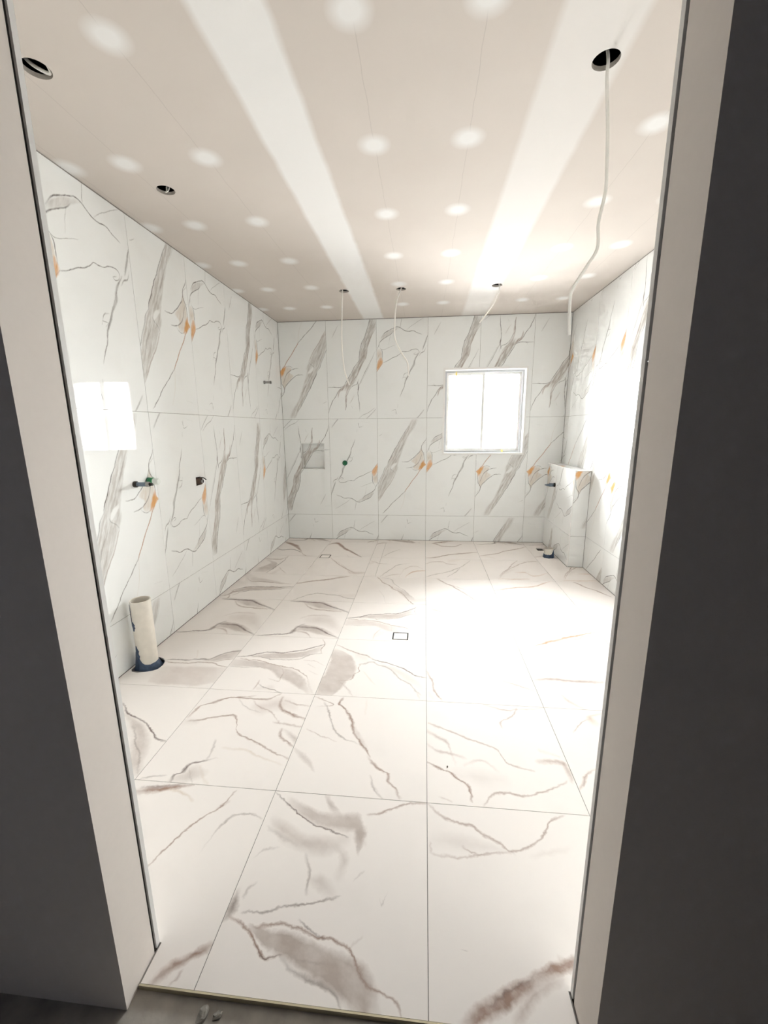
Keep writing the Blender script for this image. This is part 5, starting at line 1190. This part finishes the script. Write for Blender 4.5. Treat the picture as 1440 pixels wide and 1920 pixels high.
pvc_pipe('waste_pipe', (1.352, 4.475), 0.050, 0.098, 'short white plastic waste pipe stub smeared dark blue beside the tiled ledge', col_short,
         [(rad(316), rad(350), 0.02, 0.092)])

# threaded spindle on the left wall
t = empty('pipe_stub', (XL, 2.31, 1.089))
o0, AX = (XL, 2.31, 1.089), (1, 0, 0)
lathe('flange', [(0.0, 0.0), (0.019, 0.0), (0.019, 0.016), (0.012, 0.018)], o0, AX, M_SLOT, t)
lathe('body', [(0.0125, 0.016), (0.0125, 0.085), (0.010, 0.087), (0.0, 0.087)], o0, AX, M_STEEL, t)
lathe('collar', [(0.0125, 0.080), (0.016, 0.080), (0.016, 0.097), (0.012, 0.10)], o0, AX, M_CHROME, t)
lathe('tip', [(0.0, 0.095), (0.008, 0.095), (0.008, 0.118), (0.0, 0.12)], o0, AX, M_SLOT, t)
lathe('thread', [(0.0125, 0.02)] + [(0.0125 + 0.0012 * (i % 2), 0.022 + 0.004 * i) for i in range(14)], o0, AX, M_STEEL, t)
tag(t, 'blue-grey threaded spindle sticking out of the left wall beside a green cap', 'pipe')
t = empty('capped_pipe', (XL, 2.44, 1.09))
o0 = (XL, 2.44, 1.09)
lathe('base', [(0.0, 0.0), (0.026, 0.0), (0.026, 0.006), (0.022, 0.008)], o0, AX, M_DGREEN, t)
lathe('collar', [(0.022, 0.006), (0.025, 0.010), (0.025, 0.034), (0.021, 0.037)], o0, AX, M_GREEN, t)
lathe('cap', [(0.021, 0.034), (0.021, 0.066), (0.017, 0.071), (0.0, 0.072)], o0, AX, M_CAPW, t)
tag(t, 'green plastic pipe cap with a milky white end on the left wall', 'pipe cap')
# outlet in a rough square cut-out
t = empty('pipe_outlet', (XL, 3.02, 1.018))
o0 = (XL - 0.05, 3.018, 1.018)
v, f = box_data(XL - 0.09, XL - 0.0075, 2.986, 3.054, 0.986, 1.049)
obj('cutout_lining', v, [f[i] for i in (0, 2, 3, 4, 5)], M_SLOT, t)
lathe('elbow', [(0.0, -0.04), (0.026, -0.04), (0.026, 0.075), (0.020, 0.078), (0.017, 0.05), (0.0, 0.05)], o0, AX, M_BROWN, t)
lathe('outlet', [(0.016, 0.05), (0.016, 0.088), (0.011, 0.09), (0.011, 0.06), (0.0, 0.06)], o0, AX, M_CHROME, t)
tube('clip', [(XL + 0.012, 3.00, 1.042), (XL + 0.03, 3.015, 1.046), (XL + 0.042, 3.03, 1.04), (XL + 0.05, 3.045, 1.025)], 0.004, M_SLOT, t)
tag(t, 'dirty brown pipe outlet in a square cut-out of the left wall', 'pipe')
# shower outlet high on the left wall
t = empty('shower_outlet', (XL, 4.514, 1.912))
o0 = (XL, 4.514, 1.912)
lathe('flange', [(0.0, 0.0), (0.019, 0.0), (0.019, 0.012), (0.012, 0.014)], o0, AX, M_CHROME, t)
lathe('pipe', [(0.0125, 0.01), (0.0125, 0.066), (0.016, 0.066), (0.016, 0.082), (0.011, 0.084), (0.0, 0.080)], o0, AX, M_CHROME, t)
tag(t, 'small grey metal pipe stub high on the left wall near the corner', 'pipe')
# plug on the back wall
t = empty('plugged_pipe', (-1.011, YB, 0.987))
o0, AY = (-1.011, YB, 0.987), (0, -1, 0)
lathe('collar', [(0.0, 0.0), (0.031, 0.0), (0.031, 0.022), (0.026, 0.026), (0.022, 0.024)], o0, AY, M_DGREEN, t)
lathe('plug', [(0.022, 0.020), (0.019, 0.026), (0.012, 0.026), (0.012, 0.018), (0.0, 0.018)], o0, AY, M_GREEN, t)
tag(t, 'round dark green pipe plug on the back wall right of the niche', 'pipe cap')
# tap outlet on the ledge
t = empty('tap_outlet', (XN, 4.744, 0.766))
o0, AM = (XN, 4.735, 0.766), (-1, 0, 0)
lathe('flange', [(0.0, 0.0), (0.024, 0.0), (0.024, 0.014), (0.017, 0.018)], o0, AM, M_SLOT, t)
lathe('body', [(0.017, 0.014), (0.020, 0.022), (0.020, 0.060), (0.012, 0.072), (0.012, 0.084)], o0, AM, M_STEEL, t)
lathe('tip', [(0.012, 0.082), (0.009, 0.094), (0.004, 0.112), (0.0, 0.113)], o0, AM, M_STEEL, t)
tag(t, 'dark blue-grey tap outlet poking out of the tiled ledge', 'tap outlet')

# ------------------------------------------------------------------ floor drains with tile inserts
def drain(rect, key, off, label):
    x0, x1, y0, y1 = rect
    t = empty('floor_drain', ((x0 + x1) / 2, (y0 + y1) / 2, 0))
    b = lambda u, v, d: (u, v, d)
    g = 0.0015
    plate('frame', (x0 + g, x1 - g, y0 + g, y1 - g), [(x0 + 0.006, x1 - 0.006, y0 + 0.006, y1 - 0.006)], b, -0.03, 0.0004, M_SLOT, t)
    plate('tile_insert', (x0 + 0.0095, x1 - 0.0095, y0 + 0.0095, y1 - 0.0095), [], b, -0.02, 0.0, floor_mat(key), t, tile_uv(x0 - off[0], y0 - off[1], False))
    box('slot_base', x0 + 0.006, x1 - 0.006, y0 + 0.006, y1 - 0.006, -0.03, -0.02, M_SLOT, t)
    return tag(t, label, 'drain')


drain(DR1, 'F0_4', (0.45, 0.1), 'square tile-insert floor drain in the middle of the floor')
drain(DR2, 'F-2_6', (0.05, 0.1), 'square tile-insert floor drain near the back wall below the niche')

# ------------------------------------------------------------------ cables hanging from the light holes
def cable(pts, r, label, flat=0.6, extra=None):
    t = tube('light_cable', pts, r, M_CABLE, None, flat=flat)
    return tag(t, label, 'cable', 'cables at the light holes')


cable([(-0.80, 4.10, 2.80), (-0.795, 4.075, 2.72), (-0.798, 4.062, 2.656), (-0.810, 4.06, 2.408), (-0.816, 4.06, 2.220), (-0.802, 4.06, 1.979), (-0.754, 4.06, 1.821)], 0.0058,
      'straight white cable hanging left of the other far cables in front of the back wall')
cable([(-0.21, 4.09, 2.78), (-0.235, 4.08, 2.70), (-0.256, 4.07, 2.656), (-0.299, 4.07, 2.532), (-0.314, 4.07, 2.348), (-0.309, 4.07, 2.227), (-0.254, 4.07, 2.112), (-0.194, 4.07, 2.015), (-0.183, 4.07, 1.894)], 0.0058,
      'wavy white cable hanging from the middle far light hole')
cable([(0.60, 4.09, 2.78), (0.618, 4.08, 2.70), (0.625, 4.07, 2.654), (0.623, 4.07, 2.588), (0.567, 4.07, 2.479), (0.463, 4.07, 2.347)], 0.0058,
      'short curved white cable hanging above the window')
cable([(0.56, 1.80, 2.80), (0.585, 1.785, 2.72), (0.594, 1.772, 2.66), (0.595, 1.77, 2.597), (0.611, 1.77, 2.452), (0.623, 1.77, 2.285), (0.621, 1.77, 2.234), (0.608, 1.77, 2.148), (0.612, 1.77, 2.067),
       (0.579, 1.77, 2.005), (0.536, 1.77, 1.932), (0.528, 1.77, 1.886), (0.534, 1.77, 1.764)], 0.0058, 'long kinked white cable hanging from the near right light hole')
cable([(-1.46, 1.60, 2.72), (-1.425, 1.602, 2.685), (-1.395, 1.61, 2.668), (-1.372, 1.622, 2.664), (-1.362, 1.60, 2.672), (-1.36, 1.57, 2.69), (-1.37, 1.53, 2.72)], 0.0058,
      'white cable folded back inside the near left light hole')
cable([(-1.405, 2.39, 2.76), (-1.402, 2.352, 2.69), (-1.399, 2.338, 2.652), (-1.396, 2.325, 2.640), (-1.388, 2.335, 2.652), (-1.384, 2.352, 2.69), (-1.384, 2.39, 2.76)], 0.0050,
      'small white cable loop poking from the second light hole on the left')

# ------------------------------------------------------------------ loose bits
def chip(name, c, s, seed, mat, label, cat):
    rnd = random.Random(seed)
    bm = bmesh.new()
    bmesh.ops.create_icosphere(bm, subdivisions=2, radius=1.0)
    for v_ in bm.verts:
        k = 1 + 0.35 * noise.noise(v_.co * 1.7 + Vector((seed, 0, 0)))
        v_.co = Vector((v_.co.x * s[0] * k, v_.co.y * s[1] * k, max(v_.co.z * k, -0.55) * s[2]))
    mz = min(v_.co.z for v_ in bm.verts)
    for v_ in bm.verts:
        v_.co.z -= mz
    me = bpy.data.meshes.new(name)
    bm.to_mesh(me)
    bm.free()
    me.materials.append(mat)
    o = bpy.data.objects.new(name, me)
    COL.objects.link(o)
    o.location = c
    o.rotation_euler = (0, 0, rnd.uniform(0, 6))
    return tag(o, label, cat)


chip('plaster_chip', (-0.557, 0.691, -0.0125), (0.022, 0.012, 0.007), 3, M_CHIP, 'larger crumb of grey mortar on the concrete below the threshold', 'debris')
chip('plaster_chip', (-0.520, 0.694, -0.0125), (0.012, 0.009, 0.005), 5, M_CHIP, 'smaller crumb of grey mortar on the concrete below the threshold', 'debris')
chip('grit', (0.087, 1.497, 0.0), (0.006, 0.003, 0.002), 8, M_GRIT, 'tiny dark chip lying on the floor tile', 'debris')
